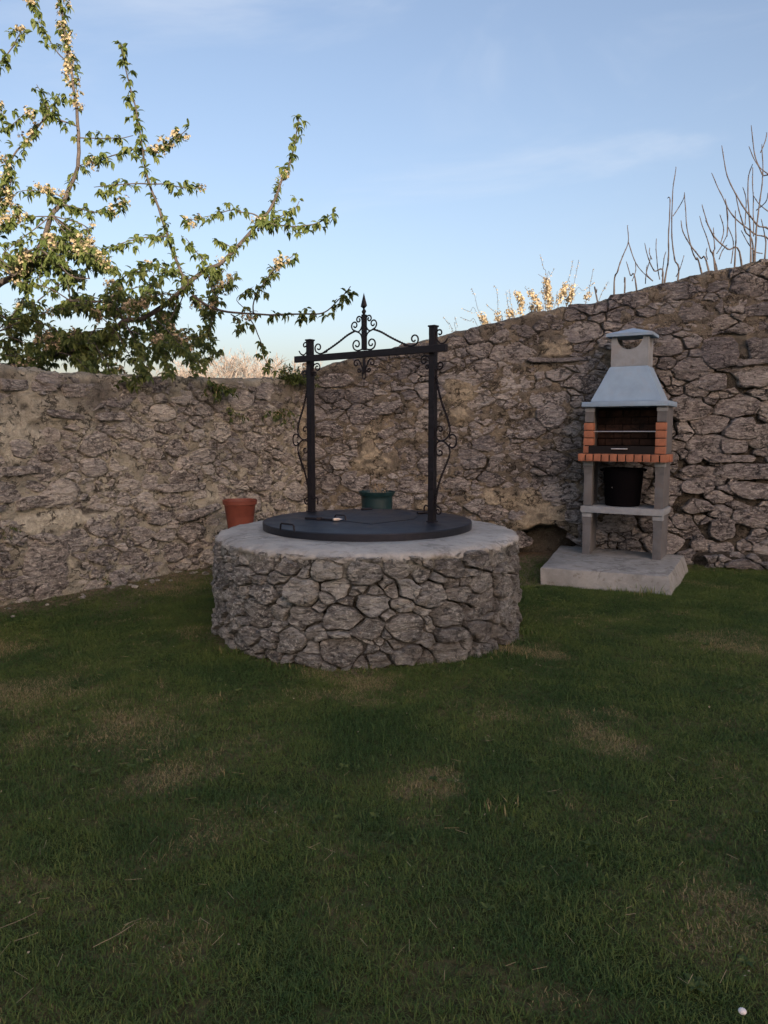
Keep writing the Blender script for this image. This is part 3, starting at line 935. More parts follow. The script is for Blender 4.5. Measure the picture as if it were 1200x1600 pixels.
# concrete rim with a ragged edge dripping over the stones
vs = []; st_ = []
prof = [(.55, .60), (.55, .704), (.80, .703), (.90, .700), (.96, .697), (1.00, .693), (1.038, .686), (1.062, .676), (1.076, .664), (1.08, .650), (1.066, .635), (1.0, .62)]
na_ = 540
for k, (r, z) in enumerate(prof):
    for i in range(na_):
        a = 2 * math.pi * i / na_
        q = Vector((math.cos(a) * 4, math.sin(a) * 4, 0))
        e = sstep(r, .98, 1.10)
        rag = mn.noise(q) * .024 + mn.noise(q * 3.3) * .020 + mn.noise(q * 9) * .014
        if k >= 8: zz = z + (mn.noise(q * 1.6) * .022 + mn.noise(q * 5) * .016 + mn.noise(q * 13) * .008) * (1 if k < 10 else .6); rr_ = r + rag
        else: zz = z + e * (mn.noise(q * 2 + Vector((0, 0, r * 9))) * .012 + mn.noise(q * 7 + Vector((0, 0, r * 19))) * .014); rr_ = r + rag * e
        vs.append((rr_ * math.cos(a), rr_ * math.sin(a), zz + .003 * mn.noise(Vector((rr_ * math.cos(a) * 4, rr_ * math.sin(a) * 4, 1)))))
        st_.append(min(1, sstep(r + .05 * mn.noise(q * 2), 1.05, 1.13)) if k > 4 else 0)
n = len(prof)
mb = MB(); mb.add(vs, [(k * na_ + i, k * na_ + (i + 1) % na_, (k + 1) * na_ + (i + 1) % na_, (k + 1) * na_ + i) for k in range(n - 1) for i in range(na_)], stain=st_)
mb.build('concrete_rim', M['rim'], well, smooth='all', fix=False)

# lid
lid = empty('well_lid', (-.122, 5.43, .703))
tag(lid, 'round black steel lid with a hasp and padlock closing the stone well', 'well lid')
mb = MB(); mb.lathe([(.74, 0), (.765, 0), (.767, .045), (.763, .051), (.755, .053), (.3, .056), (.01, .057)], 128)
mb.build('lid_plate', M['lid'], lid, smooth=25)
mb = MB()
LZ = .0575
def lidpt(u, v, z=.703 + LZ):
    p = at(u, v, 5); o = Vector((0, 0, CAM_H)); d = p - o; q = o + d * ((z - CAM_H) / d.z)
    return Vector((q.x + .122, q.y - 5.43, 0))
def seamline(mb, a, b, wd=.004, z=LZ + .001):
    d = (b - a).normalized(); p = Vector((-d.y, d.x, 0)) * wd; zz = Vector((0, 0, z))
    mb.add([a - p + zz, b - p + zz, b + p + zz, a + p + zz, a - p + zz - Vector((0, 0, .004)), b - p + zz - Vector((0, 0, .004)), b + p + zz - Vector((0, 0, .004)), a + p + zz - Vector((0, 0, .004))], [(0, 1, 2, 3), (0, 4, 5, 1), (3, 2, 6, 7)])
# hatch: a raised flap lying on the plate
fl = [lidpt(528, 813), lidpt(580, 819), lidpt(648, 811), lidpt(655, 801), lidpt(573, 795.5), lidpt(535, 803)]
mb = MB(); mb.prism([(p.x, p.y) for p in fl], 2, LZ - .003, LZ + .002); mb.build('hatch', M['lid'], lid)
def handle(pa, pb, h, r=.006):
    mb = MB()
    up = Vector((0, 0, 1)); z0_ = Vector((0, 0, LZ - .004))
    side = (pb - pa) * .12
    mb.tube([pa + z0_, pa + z0_ + up * h * .8 + side * .3, pa + z0_ + up * h + side, pb + z0_ + up * h - side, pb + z0_ + up * h * .8 - side * .3, pb + z0_], r, 8)
    mb.build('handle', M['iron'], lid, smooth=50)
handle(lidpt(438, 827), lidpt(460, 830), .045)
handle(lidpt(523, 812), lidpt(540, 813), .04, .005)
mb = MB()
for pa, pb in (((565, 797.5), (581, 796.5)), ((652, 803), (668, 802))):
    a, b = lidpt(*pa), lidpt(*pb)
    hb = MB(); hb.tube([a + Vector((0, 0, LZ + .009)), b + Vector((0, 0, LZ + .009))], .011, 8); hb.build('hinge', M['iron'], lid, smooth=50)
mb = MB(); a, b = lidpt(477, 811), lidpt(522, 814)
mb.tube([a + Vector((0, 0, LZ + .008)), b + Vector((0, 0, LZ + .008))], .008, 8)
c_ = a.lerp(b, .5); mb.box(c_.x - .02, c_.x + .02, c_.y - .012, c_.y + .012, LZ, LZ + .02)
mb.build('bolt', M['iron'], lid, smooth=40)
c_ = lidpt(525, 814.5)
pl = MB(); pl.box(-.024, .024, -.018, .018, 0, .020, .005)
pad = pl.build('padlock', M['brass'], None, smooth=30)
pad.location = (c_.x - .122, c_.y + 5.43, .703 + LZ + .004); pad.rotation_euler = (0, 0, .3)
tag(pad, 'small dull grey padlock fastening the bolt on the black well lid', 'padlock')
pl = MB(); pl.tube([Vector((.024 + .022 * math.sin(k * math.pi / 8), .014 * math.cos(k * math.pi / 8), .010)) for k in range(9)], .004, 6)
pl.build('shackle', M['steel'], pad, smooth=50)

# ------------------------------------------------------------------ wrought-iron arch
PA = Vector((-.586, 5.96, 0)); PB = Vector((.345, 5.276, 0))
AE = (PB - PA).normalized(); AF = Vector((-AE.y, AE.x, 0)); SPAN = (PB - PA).length
ZL = .703 + .0565
arch = empty('iron_arch', (PA + PB) / 2 + Vector((0, 0, ZL)), 0)
tag(arch, 'black wrought iron well arch with scrolls, twisted rods and a spearhead finial', 'iron arch')
AC = arch.location.copy()
def Q(s, z, f=0.0):
    """s from the middle of the arch along its plane, absolute z, f towards the back"""
    return AE * s + AF * f + Vector((0, 0, z - AC.z))
def obox(mb, s0, s1, z0, z1, f0, f1, bev=.003):
    t_ = MB(); t_.box(s0, s1, f0, f1, z0, z1, bev)
    mb.add([Q(v[0], v[2], v[1]) for v in t_.v], t_.f)
hs = SPAN / 2
PW2 = .0225
for sg in (-1, 1):
    mb = MB()
    zt = 2.128 if sg > 0 else 2.115
    nz = 60
    vs = []
    for k in range(nz + 1):
        z = ZL + (zt - ZL) * k / nz
        for (a, b) in ((-1, -1), (1, -1), (1, 1), (-1, 1)):
            j = .0022 * mn.noise(Vector((z * 30, a * 3 + sg * 7, b * 5)))
            vs.append(Q(sg * hs + a * (PW2 + j), z, b * (PW2 + j)))
    fs = [(k * 4 + i, k * 4 + (i + 1) % 4, (k + 1) * 4 + (i + 1) % 4, (k + 1) * 4 + i) for k in range(nz) for i in range(4)]
    fs += [(3, 2, 1, 0), tuple(nz * 4 + i for i in range(4))]
    mb.add(vs, fs)
    po = mb.build('post', M['iron'], arch)
    cp = MB(); obox(cp, sg * hs - .029, sg * hs + .029, zt + .001, zt + .013, -.029, .029); cp.build('cap', M['iron'], po)
    bp = MB(); obox(bp, sg * hs - .032, sg * hs + .032, ZL - .002, ZL + .006, -.032, .032); bp.build('foot_plate', M['iron'], po)
BZ = 1.975
mb = MB(); obox(mb, -hs - .125, hs + .135, BZ - .025, BZ + .025, -.052, -.0240); mb.build('crossbar', M['iron'], arch)

def spiral(cx, cz, r, a0, turns, k=.25, n=22):
    """points from the rim inwards, angle in degrees"""
    return [(cx + r * (1 - (1 - k) * i / n) * math.cos(R(a0 + 360 * turns * i / n)), cz + r * (1 - (1 - k) * i / n) * math.sin(R(a0 + 360 * turns * i / n))) for i in range(n + 1)]
def smoothp(pts, n=5):
    out = []
    P_ = [pts[0]] + list(pts) + [pts[-1]]
    for i in range(1, len(P_) - 2):
        p0, p1, p2, p3 = [Vector((q[0], q[1])) for q in P_[i - 1:i + 3]]
        for k in range(n):
            t_ = k / n
            out.append(.5 * ((2 * p1) + (p2 - p0) * t_ + (2 * p0 - 5 * p1 + 4 * p2 - p3) * t_ * t_ + (3 * p1 - p0 - 3 * p2 + p3) * t_ ** 3))
    out.append(Vector(pts[-1][:2]))
    return out
def flat(name, pts, f=0.0, r=.0058, sm=True):
    pts = smoothp(pts, 4) if sm else pts
    mb = MB(); mb.tube([Q(p[0], p[1], f) for p in pts], r, 6); return mb.build(name, M['iron'], arch, smooth=50)
def twisted(name, pts, f=0.0, r=.0085):
    pts = smoothp(pts, 14)
    mb = MB(); mb.tube([Q(p[0], p[1], f) for p in pts], r, 4, twist=70); return mb.build(name, M['iron'], arch)
ZM = 1.337
for sg in (-1, 1):
    o0 = hs + PW2
    m_ = lambda pts: [(sg * (o0 + a), b) for a, b in pts]
    up = lambda pts: [(a, ZM + b) for a, b in pts]; dn_ = lambda pts: [(a, ZM - b) for a, b in pts]
    bow = [(.118, .10), (.122, .075), (.112, .04), (.085, .012), (.05, .0), (.018, .012), (.004, .045), (.012, .078)]
    curl = spiral(.040, .080, .030, 180, -.9)
    twisted('twisted_rod', m_(up([(.004, .46), (.018, .38), (.052, .27), (.09, .18), (.112, .12), (.118, .10)])))
    flat('scroll', m_(up(bow)) + m_(up(curl)))
    twisted('twisted_rod', m_(dn_([(.004, .46), (.014, .38), (.045, .27), (.085, .18), (.112, .12), (.118, .10)])))
    flat('scroll', m_(dn_(bow)) + m_(dn_(curl)))
    flat('scroll', m_(up([(.128, .018), (.118, .026), (.122, .040), (.145, .046), (.168, .030), (.174, 0), (.168, -.030), (.145, -.046), (.122, -.040), (.118, -.026), (.128, -.018)])))
    # foot curl and head curl on the outer face
    flat('scroll', m_([(0, .905), (.012, .880), (.03, .868)]) + m_(spiral(.028, .838, .03, 80, -1.15)))
    flat('scroll', m_(spiral(.034, 1.865, .030, -120, 1.2)[::-1]) + m_([(.008, 1.83), (.0, 1.80)]))
    flat('scroll', [(sg * (hs - PW2 - .0), .86), (sg * (hs - PW2 - .03), .875), (sg * (hs - PW2 - .045), .855), (sg * (hs - PW2 - .04), .82)])
    # curls above the bar, outside
    flat('scroll', m_(spiral(.030, 2.085, .028, 200, -1.0)[::-1]) + m_([(.004, 2.055), (.018, 2.028), (.045, 2.012), (.075, 2.02), (.095, 2.045)]))
    # curls under the bar, inside
    i0 = hs - PW2
    mi = lambda pts: [(sg * (i0 - a), b) for a, b in pts]
    flat('scroll', mi([(.0, 1.86), (.004, 1.90), (.02, 1.93)]) + mi(spiral(.052, 1.905, .034, 130, -1.25)))
    flat('scroll', mi([(.0, 1.84), (.01, 1.862)]) + mi(spiral(.026, 1.855, .018, 140, -1.1)))
    # centre piece
    zt = BZ + .028
    c = lambda pts: [(sg * a, zt + b) for a, b in pts]
    flat('scroll', c([(.015, .012), (.035, .004), (.06, .002)]) + c(spiral(.068, .046, .042, -80, 1.2)), f=-.047)
    flat('scroll', c([(.015, .03), (.020, .09), (.038, .125), (.075, .142), (.092, .145)]), f=-.047)
    flat('scroll', c([(.012, .195), (.03, .155), (.055, .138), (.085, .148)]) + c(spiral(.086, .186, .034, -60, 1.15)), f=-.047)
    flat('scroll', c([(.015, .20), (.022, .235)]) + c(spiral(.048, .225, .027, 160, -1.15)), f=-.047)
    twisted('twisted_rod', c([(.092, .145), (.16, .120), (.24, .078), (.32, .040), (.40, .006)]), f=-.047)
    flat('scroll', c([(.36, .012), (.41, .003), (.44, .003)]) + c(spiral(.448, .048, .040, -80, 1.15)), f=-.047)
    b = lambda pts: [(sg * a, BZ - .028 - q) for a, q in pts]
    flat('scroll', b([(.008, .12), (.02, .07), (.038, .03), (.055, .012)]) + b(spiral(.072, .038, .028, -110, .9)), f=-.047)
    flat('scroll', b([(.008, .11), (.026, .092)]) + b(spiral(.046, .088, .018, 180, -1.1)), f=-.047)
mb = MB(); obox(mb, -.0155, .0155, BZ + .029, 2.262, -.060, -.028); mb.build('spire', M['iron'], arch)
fin = MB()
prof = [(.013, 2.262), (.013, 2.268), (.020, 2.278), (.022, 2.286), (.013, 2.296), (.008, 2.302), (.012, 2.308), (.030, 2.322), (.026, 2.338), (.015, 2.372), (.006, 2.402), (.001, 2.418)]
vs = []
for r_, z_ in prof:
    for (a, b_) in ((-1, 0), (-.5, -.45), (0, -.55), (.5, -.45), (1, 0), (.5, .45), (0, .55), (-.5, .45)):
        vs.append(Q(a * r_, z_, b_ * r_ - .047))
fin.add(vs, [(i * 8 + k, i * 8 + (k + 1) % 8, (i + 1) * 8 + (k + 1) % 8, (i + 1) * 8 + k) for i in range(len(prof) - 1) for k in range(8)] + [tuple(range(7, -1, -1)), tuple((len(prof) - 1) * 8 + k for k in range(8))])
fin.build('finial', M['iron'], arch, smooth=35)
mb = MB(); obox(mb, -.009, .009, BZ - .14, BZ - .029, -.056, -.038)
mb.tube([Q(.016 * math.sin(k * math.pi / 8), BZ - .155 - .028 * math.cos(k * math.pi / 8) + .0, -.047) for k in range(17)], .0055, 6)
mb.build('pendant', M['iron'], arch, smooth=40)

# ------------------------------------------------------------------ barbecue
sl = MB()
bt = [(SLAB[0][0], SLAB[0][1] - .02), (SLAB[1][0] - .01, SLAB[1][1] - .10), (SLAB[2][0] + .03, SLAB[2][1] - .05), SLAB[3]]
n_ = 14
def quad(c, a, b):
    p = [Vector((*q, 0)) for q in c]
    return (p[0].lerp(p[1], a)).lerp(p[3].lerp(p[2], a), b)
vs = []; rings_ = []
for lev, (pl_, z, ins) in enumerate(((bt, -.05, 0), (bt, .0, 0), (SLAB, .135, 0), (SLAB, .150, .004), (SLAB, .155, .014))):
    ring = []
    for e in range(4):
        for k in range(n_):
            f = k / n_
            a, b = ((f, 0), (1, f), (1 - f, 1), (0, 1 - f))[e]
            a = ins + a * (1 - 2 * ins); b = ins + b * (1 - 2 * ins)
            p = quad(pl_, a, b)
            q = Vector((p.x * 6, p.y * 6, z * 9))
            p = p + Vector((mn.noise(q) * .008, mn.noise(q + Vector((5, 5, 5))) * .008, 0)); p.z = z + mn.noise(q * 1.4) * .004
            ring.append(p)
    rings_.append(ring); vs += ring
nr = 4 * n_
fs = [(l_ * nr + k, l_ * nr + (k + 1) % nr, (l_ + 1) * nr + (k + 1) % nr, (l_ + 1) * nr + k) for l_ in range(4) for k in range(nr)]
fs.append(tuple(4 * nr + k for k in range(nr)))
sl.add([v - Vector((2.2, 7.1, 0)) for v in vs], fs)
slab = sl.build('concrete_slab', M['slab'], None, smooth=30)
slab.location = (2.2, 7.1, 0)
tag(slab, 'stained pale concrete slab on the grass under the barbecue', 'concrete slab')

bb = empty('barbecue', (2.025, 7.50, .155), R(-29.5))
tag(bb, 'grey cement garden barbecue with orange bricks and a pale blue grey hood and chimney', 'barbecue')
Z = lambda z: z - .155
BW = .775
def part(name, mat, fn, parent=bb, smooth=False):
    mb = MB(); fn(mb); return mb.build(name, mat, parent, smooth)
for sx in (0, 1):
    x0, x1 = (0, .088) if sx == 0 else (BW - .088, BW)
    px0, px1 = (.006, .052) if sx == 0 else (BW - .052, BW - .006)
    for (za, zb) in ((.155, .585), (.657, 1.108)):
        def pil(mb):
            # slim front leg flaring to a block under the slab it carries, thin panel behind
            mb.box(x0 + .004, x1 - .004, .006, .075, Z(za), Z(zb - .12), .004)
            mb.prism([(x0 + .004, Z(zb - .12)), (x1 - .004, Z(zb - .12)), (x1, Z(zb - .06)), (x1, Z(zb - .045)), (x0, Z(zb - .045)), (x0, Z(zb - .06))], 1, .002, .078)
            mb.box(px0, px1, .0781, .40, Z(za), Z(zb - .001), .003)
        pp = part('side_pillar', M['bbq'], pil, smooth=30)
        part('pillar_head', M['bbq_light'], lambda mb: mb.box(x0 - .004, x1 + .004, -.008, .080, Z(zb - .0445), Z(zb), .004), pp, 30)
part('shelf', M['bbq_light'], lambda mb: mb.box(-.015, BW + .012, -.028, .41, Z(.588), Z(.654), .007), smooth=30)
part('table_slab', M['bbq'], lambda mb: mb.box(-.02, BW + .02, -.012, .42, Z(1.110), Z(1.182), .004), smooth=30)
nb = 11; tw = BW + .075; bw = (tw - .012 * (nb - 1)) / nb
bmesh_cache = {}
def brick(cx, cy, cz, lx, ly, lz, mat=None, name='brick', parent=bb):
    key = (round(lx, 4), round(ly, 4), round(lz, 4), mat)
    if key not in bmesh_cache:
        mb = MB(); mb.box(-lx / 2, lx / 2, -ly / 2, ly / 2, -lz / 2, lz / 2, .0035)
        o = mb.build(name, mat or M['brick'], parent, 30); bmesh_cache[key] = o.data
    else:
        o = bpy.data.objects.new(name, bmesh_cache[key]); COL.objects.link(o); o.parent = parent
    o.location = (cx, cy, cz); o.rotation_euler = (random.gauss(0, .006), random.gauss(0, .006), random.gauss(0, .01))
    return o
part('mortar_joint', M['soot'], lambda mb: mb.box(-.03, BW + .03, -.085, -.0125, Z(1.118), Z(1.176)))
for k in range(nb):
    x = -.0375 + bw / 2 + k * (bw + .012)
    brick(x, -.055, Z(1.148), bw, .082, .073)
# return bricks along the right-hand and left-hand edges
for x in (-.0375 + bw / 2, BW + .0375 - bw / 2):
    for yy in (.085,): brick(x + (.012 if x > 0 else -.012), yy, Z(1.148), bw, .155, .073)
# firebox
for sx in (0, 1):
    px0, px1 = (.003, .042) if sx == 0 else (BW - .042, BW - .003)
    def cheek(mb):
        mb.box(px0, px1, .056, .42, Z(1.186), Z(1.648), .003)
        fx0, fx1 = (.0, .085) if sx == 0 else (BW - .085, BW)
        mb.prism([(fx0, Z(1.50)), (fx1, Z(1.50)), (fx1 + (0 if sx else .0), Z(1.60)), (fx0, Z(1.60))], 1, .0, .055)
    ck = part('firebox_cheek', M['bbq'], cheek, smooth=30)
    fx0, fx1 = (-.004, .09) if sx == 0 else (BW - .09, BW + .004)
    part('cheek_head', M['bbq_light'], lambda mb: mb.box(fx0, fx1, -.004, .0555, Z(1.601), Z(1.648), .003), ck, 30)
    for k in range(4):
        brick((.044 if sx == 0 else BW - .044), .010, Z(1.226 + k * .0765), .092, .086, .0685)
    part('joint_strip', M['soot'], lambda mb: mb.box((.008 if sx == 0 else BW - .08), (.08 if sx == 0 else BW - .008), -.018, .05, Z(1.188), Z(1.495)))
part('firebox_back', M['soot'], lambda mb: mb.box(.0425, BW - .0425, .372, .418, Z(1.184), Z(1.647)))
for row in range(6):
    z = 1.225 + row * .073
    xs = [.045 + .17 * k - (.085 if row % 2 else 0) for k in range(6)]
    for x in xs:
        a = max(x, .046); b = min(x + .162, BW - .046)
        if b - a < .03: continue
        brick((a + b) / 2, .361, Z(z), round(b - a, 3), .022, .064, M['soot_brick'], 'back_brick')
part('ash_tray', M['tray'], lambda mb: (mb.box(.055, BW - .09, -.045, .30, Z(1.187), Z(1.192)), mb.box(.055, BW - .09, -.045, -.040, Z(1.192), Z(1.262)), mb.box(.055, .060, -.040, .30, Z(1.192), Z(1.262)), mb.box(BW - .095, BW - .09, -.040, .30, Z(1.192), Z(1.262))))
part('tray_handle', M['steel'], lambda mb: (mb.tube([(.28, -.062, Z(1.235)), (.435, -.062, Z(1.235))], .007, 8), mb.tube([(.29, -.062, Z(1.235)), (.29, -.045, Z(1.235))], .004, 6), mb.tube([(.425, -.062, Z(1.235)), (.425, -.045, Z(1.235))], .004, 6)), smooth=50)
def grill(mb):
    z = Z(1.405)
    for y in (.0, .31): mb.tube([(.088, y, z), (BW - .088, y, z)], .005, 6)
    for k in range(30):
        x = .095 + k * (BW - .19) / 29
        mb.tube([(x, -.004, z - .002), (x, .312, z - .002)], .0022, 5)
part('grill', M['steel'], grill, smooth=50)
def coals(mb):
    for k in range(46):
        x, y = random.gauss(.42, .12), random.uniform(.08, .28)
        x = max(.1, min(.64, x)); r_ = random.uniform(.018, .035)
        zc = 1.20 + max(0, .06 - abs(x - .42) * .25) * random.random()
        bm = bmesh.new(); bmesh.ops.create_icosphere(bm, subdivisions=1, radius=r_)
        for v in bm.verts: v.co *= random.uniform(.7, 1.2)
        bm.verts.index_update()
        mb.add([(v.co.x + x, v.co.y + y, v.co.z + Z(zc)) for v in bm.verts], [[v.index for v in f.verts] for f in bm.faces]); bm.free()
tag(part('charcoal', M['soot'], coals), kind='stuff')
# hood
part('hood_rim', M['hood'], lambda mb: mb.box(-.028, BW + .03, -.050, .43, Z(1.649), Z(1.698), .006), smooth=30)
def frustum(mb, lo, hi, z0_, z1_):
    (a0, a1, b0, b1), (c0, c1, d0, d1) = lo, hi
    mb.add([(a0, b0, z0_), (a1, b0, z0_), (a1, b1, z0_), (a0, b1, z0_), (c0, d0, z1_), (c1, d0, z1_), (c1, d1, z1_), (c0, d1, z1_)],
           [(0, 3, 2, 1), (4, 5, 6, 7), (0, 1, 5, 4), (1, 2, 6, 5), (2, 3, 7, 6), (3, 0, 4, 7)])
def hood(mb):
    frustum(mb, (.048, BW - .048, -.012, .41), (.205, .570, .10, .385), Z(1.699), Z(2.045))
    bm = bmesh.new(); vs_ = [bm.verts.new(v) for v in mb.v]
    for f in mb.f: bm.faces.new([vs_[i] for i in f])
    bmesh.ops.bevel(bm, geom=bm.edges[:], offset=.006, segments=2, affect='EDGES')
    bm.verts.index_update(); mb.v = [v.co[:] for v in bm.verts]; mb.f = [tuple(v.index for v in f.verts) for f in bm.faces]; mb.m = [0] * len(mb.f); bm.free()
part('hood', M['hood'], hood, smooth=30)
# chimney: four panels, front and back with a half-round mouth, sides with a narrower one
CZ0, CZ1 = Z(2.047), Z(2.335)
def panel(w_, mouth, depth_):
    pts = [(0, CZ0), (w_, CZ0), (w_, CZ1), (w_ / 2 + mouth, CZ1)]
    for k in range(1, 16):
        a = math.pi * k / 16
        pts.append((w_ / 2 + mouth * math.cos(a), CZ1 - depth_ * math.sin(a)))
    pts += [(w_ / 2 - mouth, CZ1), (0, CZ1)]
    return pts
cx0, cx1, cy0, cy1 = .212, .563, .107, .378
part('chimney_panel', M['bbq_light'], lambda mb: mb.prism([(cx0 + a, b) for a, b in panel(cx1 - cx0, .125, .125)], 1, cy0, cy0 + .026))
part('chimney_panel', M['bbq_light'], lambda mb: mb.prism([(cx0 + a, b) for a, b in panel(cx1 - cx0, .125, .125)], 1, cy1 - .026, cy1))
part('chimney_panel', M['bbq_light'], lambda mb: mb.prism([(cy0 + .027 + a, b) for a, b in panel(cy1 - cy0 - .054, .075, .11)], 0, cx0, cx0 + .026))
part('chimney_panel', M['bbq_light'], lambda mb: mb.prism([(cy0 + .027 + a, b) for a, b in panel(cy1 - cy0 - .054, .075, .11)], 0, cx1 - .026, cx1))
def cap(mb):
    a0, a1, b0, b1 = cx0 - .045, cx1 + .045, cy0 - .045, cy1 + .045
    z0_, z1_, z2_ = CZ1 + .001, CZ1 + .030, CZ1 + .095
    c = ((a0 + a1) / 2, (b0 + b1) / 2)
    mb.add([(a0, b0, z0_), (a1, b0, z0_), (a1, b1, z0_), (a0, b1, z0_), (a0, b0, z1_), (a1, b0, z1_), (a1, b1, z1_), (a0, b1, z1_), (c[0], c[1], z2_)],
           [(0, 3, 2, 1), (0, 1, 5, 4), (1, 2, 6, 5), (2, 3, 7, 6), (3, 0, 4, 7), (4, 5, 8), (5, 6, 8), (6, 7, 8), (7, 4, 8)])
part('chimney_cap', M['hood'], cap)

# black tub on the barbecue shelf
tubo = empty('rubber_tub', bb.matrix_world @ Vector((0, 0, 0)))
bpy.context.view_layer.update()
tubo.location = bb.matrix_world @ Vector((.350, .205, .654 - .155 + .001))
tag(tubo, 'deep black rubber tub standing on the barbecue shelf', 'tub')
mb = MB(); mb.lathe([(.01, 0), (.158, 0), (.17, .012), (.196, .36), (.206, .365), (.208, .38), (.196, .382), (.190, .365), (.160, .03), (.01, .02)], 40)
mb.build('tub_body', M['rubber'], tubo, smooth=35)
mb = MB()
for sg in (-1, 1):
    mb = MB(); mb.tube([(sg * .195, -.05, .35), (sg * .215, -.05, .365), (sg * .225, 0, .368), (sg * .215, .05, .365), (sg * .195, .05, .35)], .009, 8); mb.build('handle', M['rubber'], tubo, smooth=50)
mb = MB(); mb.box(-.160, -.146, -.1140, -.1090, .175, .225, .001); mb.build('sticker', M['white'], tubo).rotation_euler = (0, .08, 0)

# ------------------------------------------------------------------ pots behind the well
def block(x, y, w_, d_, h_, label):
    mb = MB(); mb.box(-w_ / 2, w_ / 2, -d_ / 2, d_ / 2, 0, h_, .012)
    o = mb.build('stone_block', M['slab'], None, 30); o.location = (x, y, .0); o.rotation_euler = (0, 0, .5)
    tag(o, label, 'stone block'); return o
p = at(375, 795, 7.15)
block(p.x, p.y, .34, .34, .42, 'rough pale stone block behind the well, carrying the red plant pot')
pot = empty('plant_pot', (p.x, p.y, .421))
tag(pot, 'terracotta red plastic plant pot standing behind the left edge of the well', 'plant pot')
pt = at(375, 781, 7.15).z - .421
mb = MB(); mb.lathe([(.01, 0), (.108, 0), (.112, .01), (.150, pt - .05), (.152, pt - .045), (.164, pt - .04), (.167, pt), (.158, pt + .002), (.148, pt - .05), (.12, .05), (.01, .04)], 40)
mb.build('pot_body', M['terracotta'], pot, smooth=35)
mb = MB(); mb.lathe([(.01, pt - .02), (.153, pt - .03)], 24); mb.build('potting_soil', M['soil'], pot)
p = at(589, 790, 7.55)
block(p.x, p.y, .30, .30, .42, 'pale stone block against the tall wall, hidden under the green plant pot')
pot = empty('plant_pot', (p.x, p.y, .421))
tag(pot, 'dark green plastic plant pot with dried stems behind the far edge of the well lid', 'plant pot')
pt = at(589, 767.5, 7.55).z - .421
mb = MB(); mb.lathe([(.01, 0), (.13, 0), (.135, .01), (.158, pt * .6), (.160, pt - .05), (.172, pt - .045), (.188, pt - .012), (.190, pt), (.178, pt + .001), (.162, pt - .04), (.14, .05), (.01, .04)], 40)
mb.build('pot_body', M['greenpot'], pot, smooth=35)
mb = MB(); mb.lathe([(.01, pt - .015), (.166, pt - .025)], 24); mb.build('potting_soil', M['soil'], pot)
mb = MB()
for k in range(26):
    a = random.uniform(0, 6.28); r_ = random.uniform(0, .13)
    b0 = Vector((r_ * math.cos(a), r_ * math.sin(a), pt - .02)); h_ = random.uniform(.03, .13) if k > 6 else random.uniform(.10, .2)
    q = b0 + Vector((random.gauss(0, .03), random.gauss(0, .03), h_))
    mb.tube([b0, b0.lerp(q, .5) + Vector((random.gauss(0, .01), 0, 0)), q], [.002, .0015, .001], 4)
tag(mb.build('dried_stems', M['stem'], pot), kind='stuff')

# ------------------------------------------------------------------ leaves and flowers
def rand_dir(rng, down=0.0):
    v = Vector((rng.gauss(0, 1), rng.gauss(0, 1), rng.gauss(0, 1) - down))
    return v.normalized()
def add_leaf(mb, p, d, ln, wd, rv, rng):
    up = Vector((rng.gauss(0, .5), rng.gauss(0, .5), 1)).normalized()
    sd2 = d.cross(up)
    if sd2.length < 1e-4: sd2 = Vector((1, 0, 0))
    sd2.normalize(); nn = sd2.cross(d).normalized()
    a = p; m1 = p + d * ln * .42 - nn * ln * .03; tip = p + d * ln - nn * ln * .16 + Vector((0, 0, -ln * .12))
    l1 = p + d * ln * .36 + sd2 * wd * .5 + nn * ln * .07; r1 = p + d * ln * .36 - sd2 * wd * .5 + nn * ln * .07
    l2 = p + d * ln * .72 + sd2 * wd * .34 + nn * ln * .0; r2 = p + d * ln * .72 - sd2 * wd * .34 + nn * ln * .0
    m2 = p + d * ln * .74 - nn * ln * .08
    mb.add([a, l1, m1, r1, l2, m2, r2, tip], [(0, 2, 1), (0, 3, 2), (1, 2, 5, 4), (2, 3, 6, 5), (4, 5, 7), (5, 6, 7)], rnd=rv)
def add_flower(mb, p, d, r_, rv, rng):
    t_ = d.orthogonal().normalized(); b = d.cross(t_)
    vs = [p]; fs = []
    a0 = rng.uniform(0, 6.28)
    for k in range(5):
        a = a0 + k * 1.2566
        e = t_ * math.cos(a) + b * math.sin(a); f_ = t_ * math.cos(a + .62) + b * math.sin(a + .62); g_ = t_ * math.cos(a - .62) + b * math.sin(a - .62)
        i = len(vs)
        vs += [p + f_ * r_ * .62 + d * r_ * .18, p + e * r_ + d * r_ * .35, p + g_ * r_ * .62 + d * r_ * .18]
        fs.append((0, i, i + 1, i + 2))
    mb.add(vs, fs, rnd=rv)
def resample(pts, step):
    out = [pts[0]]; acc = 0
    for i in range(len(pts) - 1):
        a, b = pts[i], pts[i + 1]; L_ = (b - a).length; d = 0
        while acc + (L_ - d) >= step:
            d += step - acc; acc = 0; out.append(a.lerp(b, d / L_))
        acc += L_ - d
    return out
def smooth3(pts, n=5):
    P_ = [pts[0]] + list(pts) + [pts[-1]]; out = []
    for i in range(1, len(P_) - 2):
        p0, p1, p2, p3 = P_[i - 1:i + 3]
        for k in range(n):
            t_ = k / n
            out.append(.5 * ((2 * p1) + (p2 - p0) * t_ + (2 * p0 - 5 * p1 + 4 * p2 - p3) * t_ * t_ + (3 * p1 - p0 - 3 * p2 + p3) * t_ ** 3))
    out.append(pts[-1]); return out

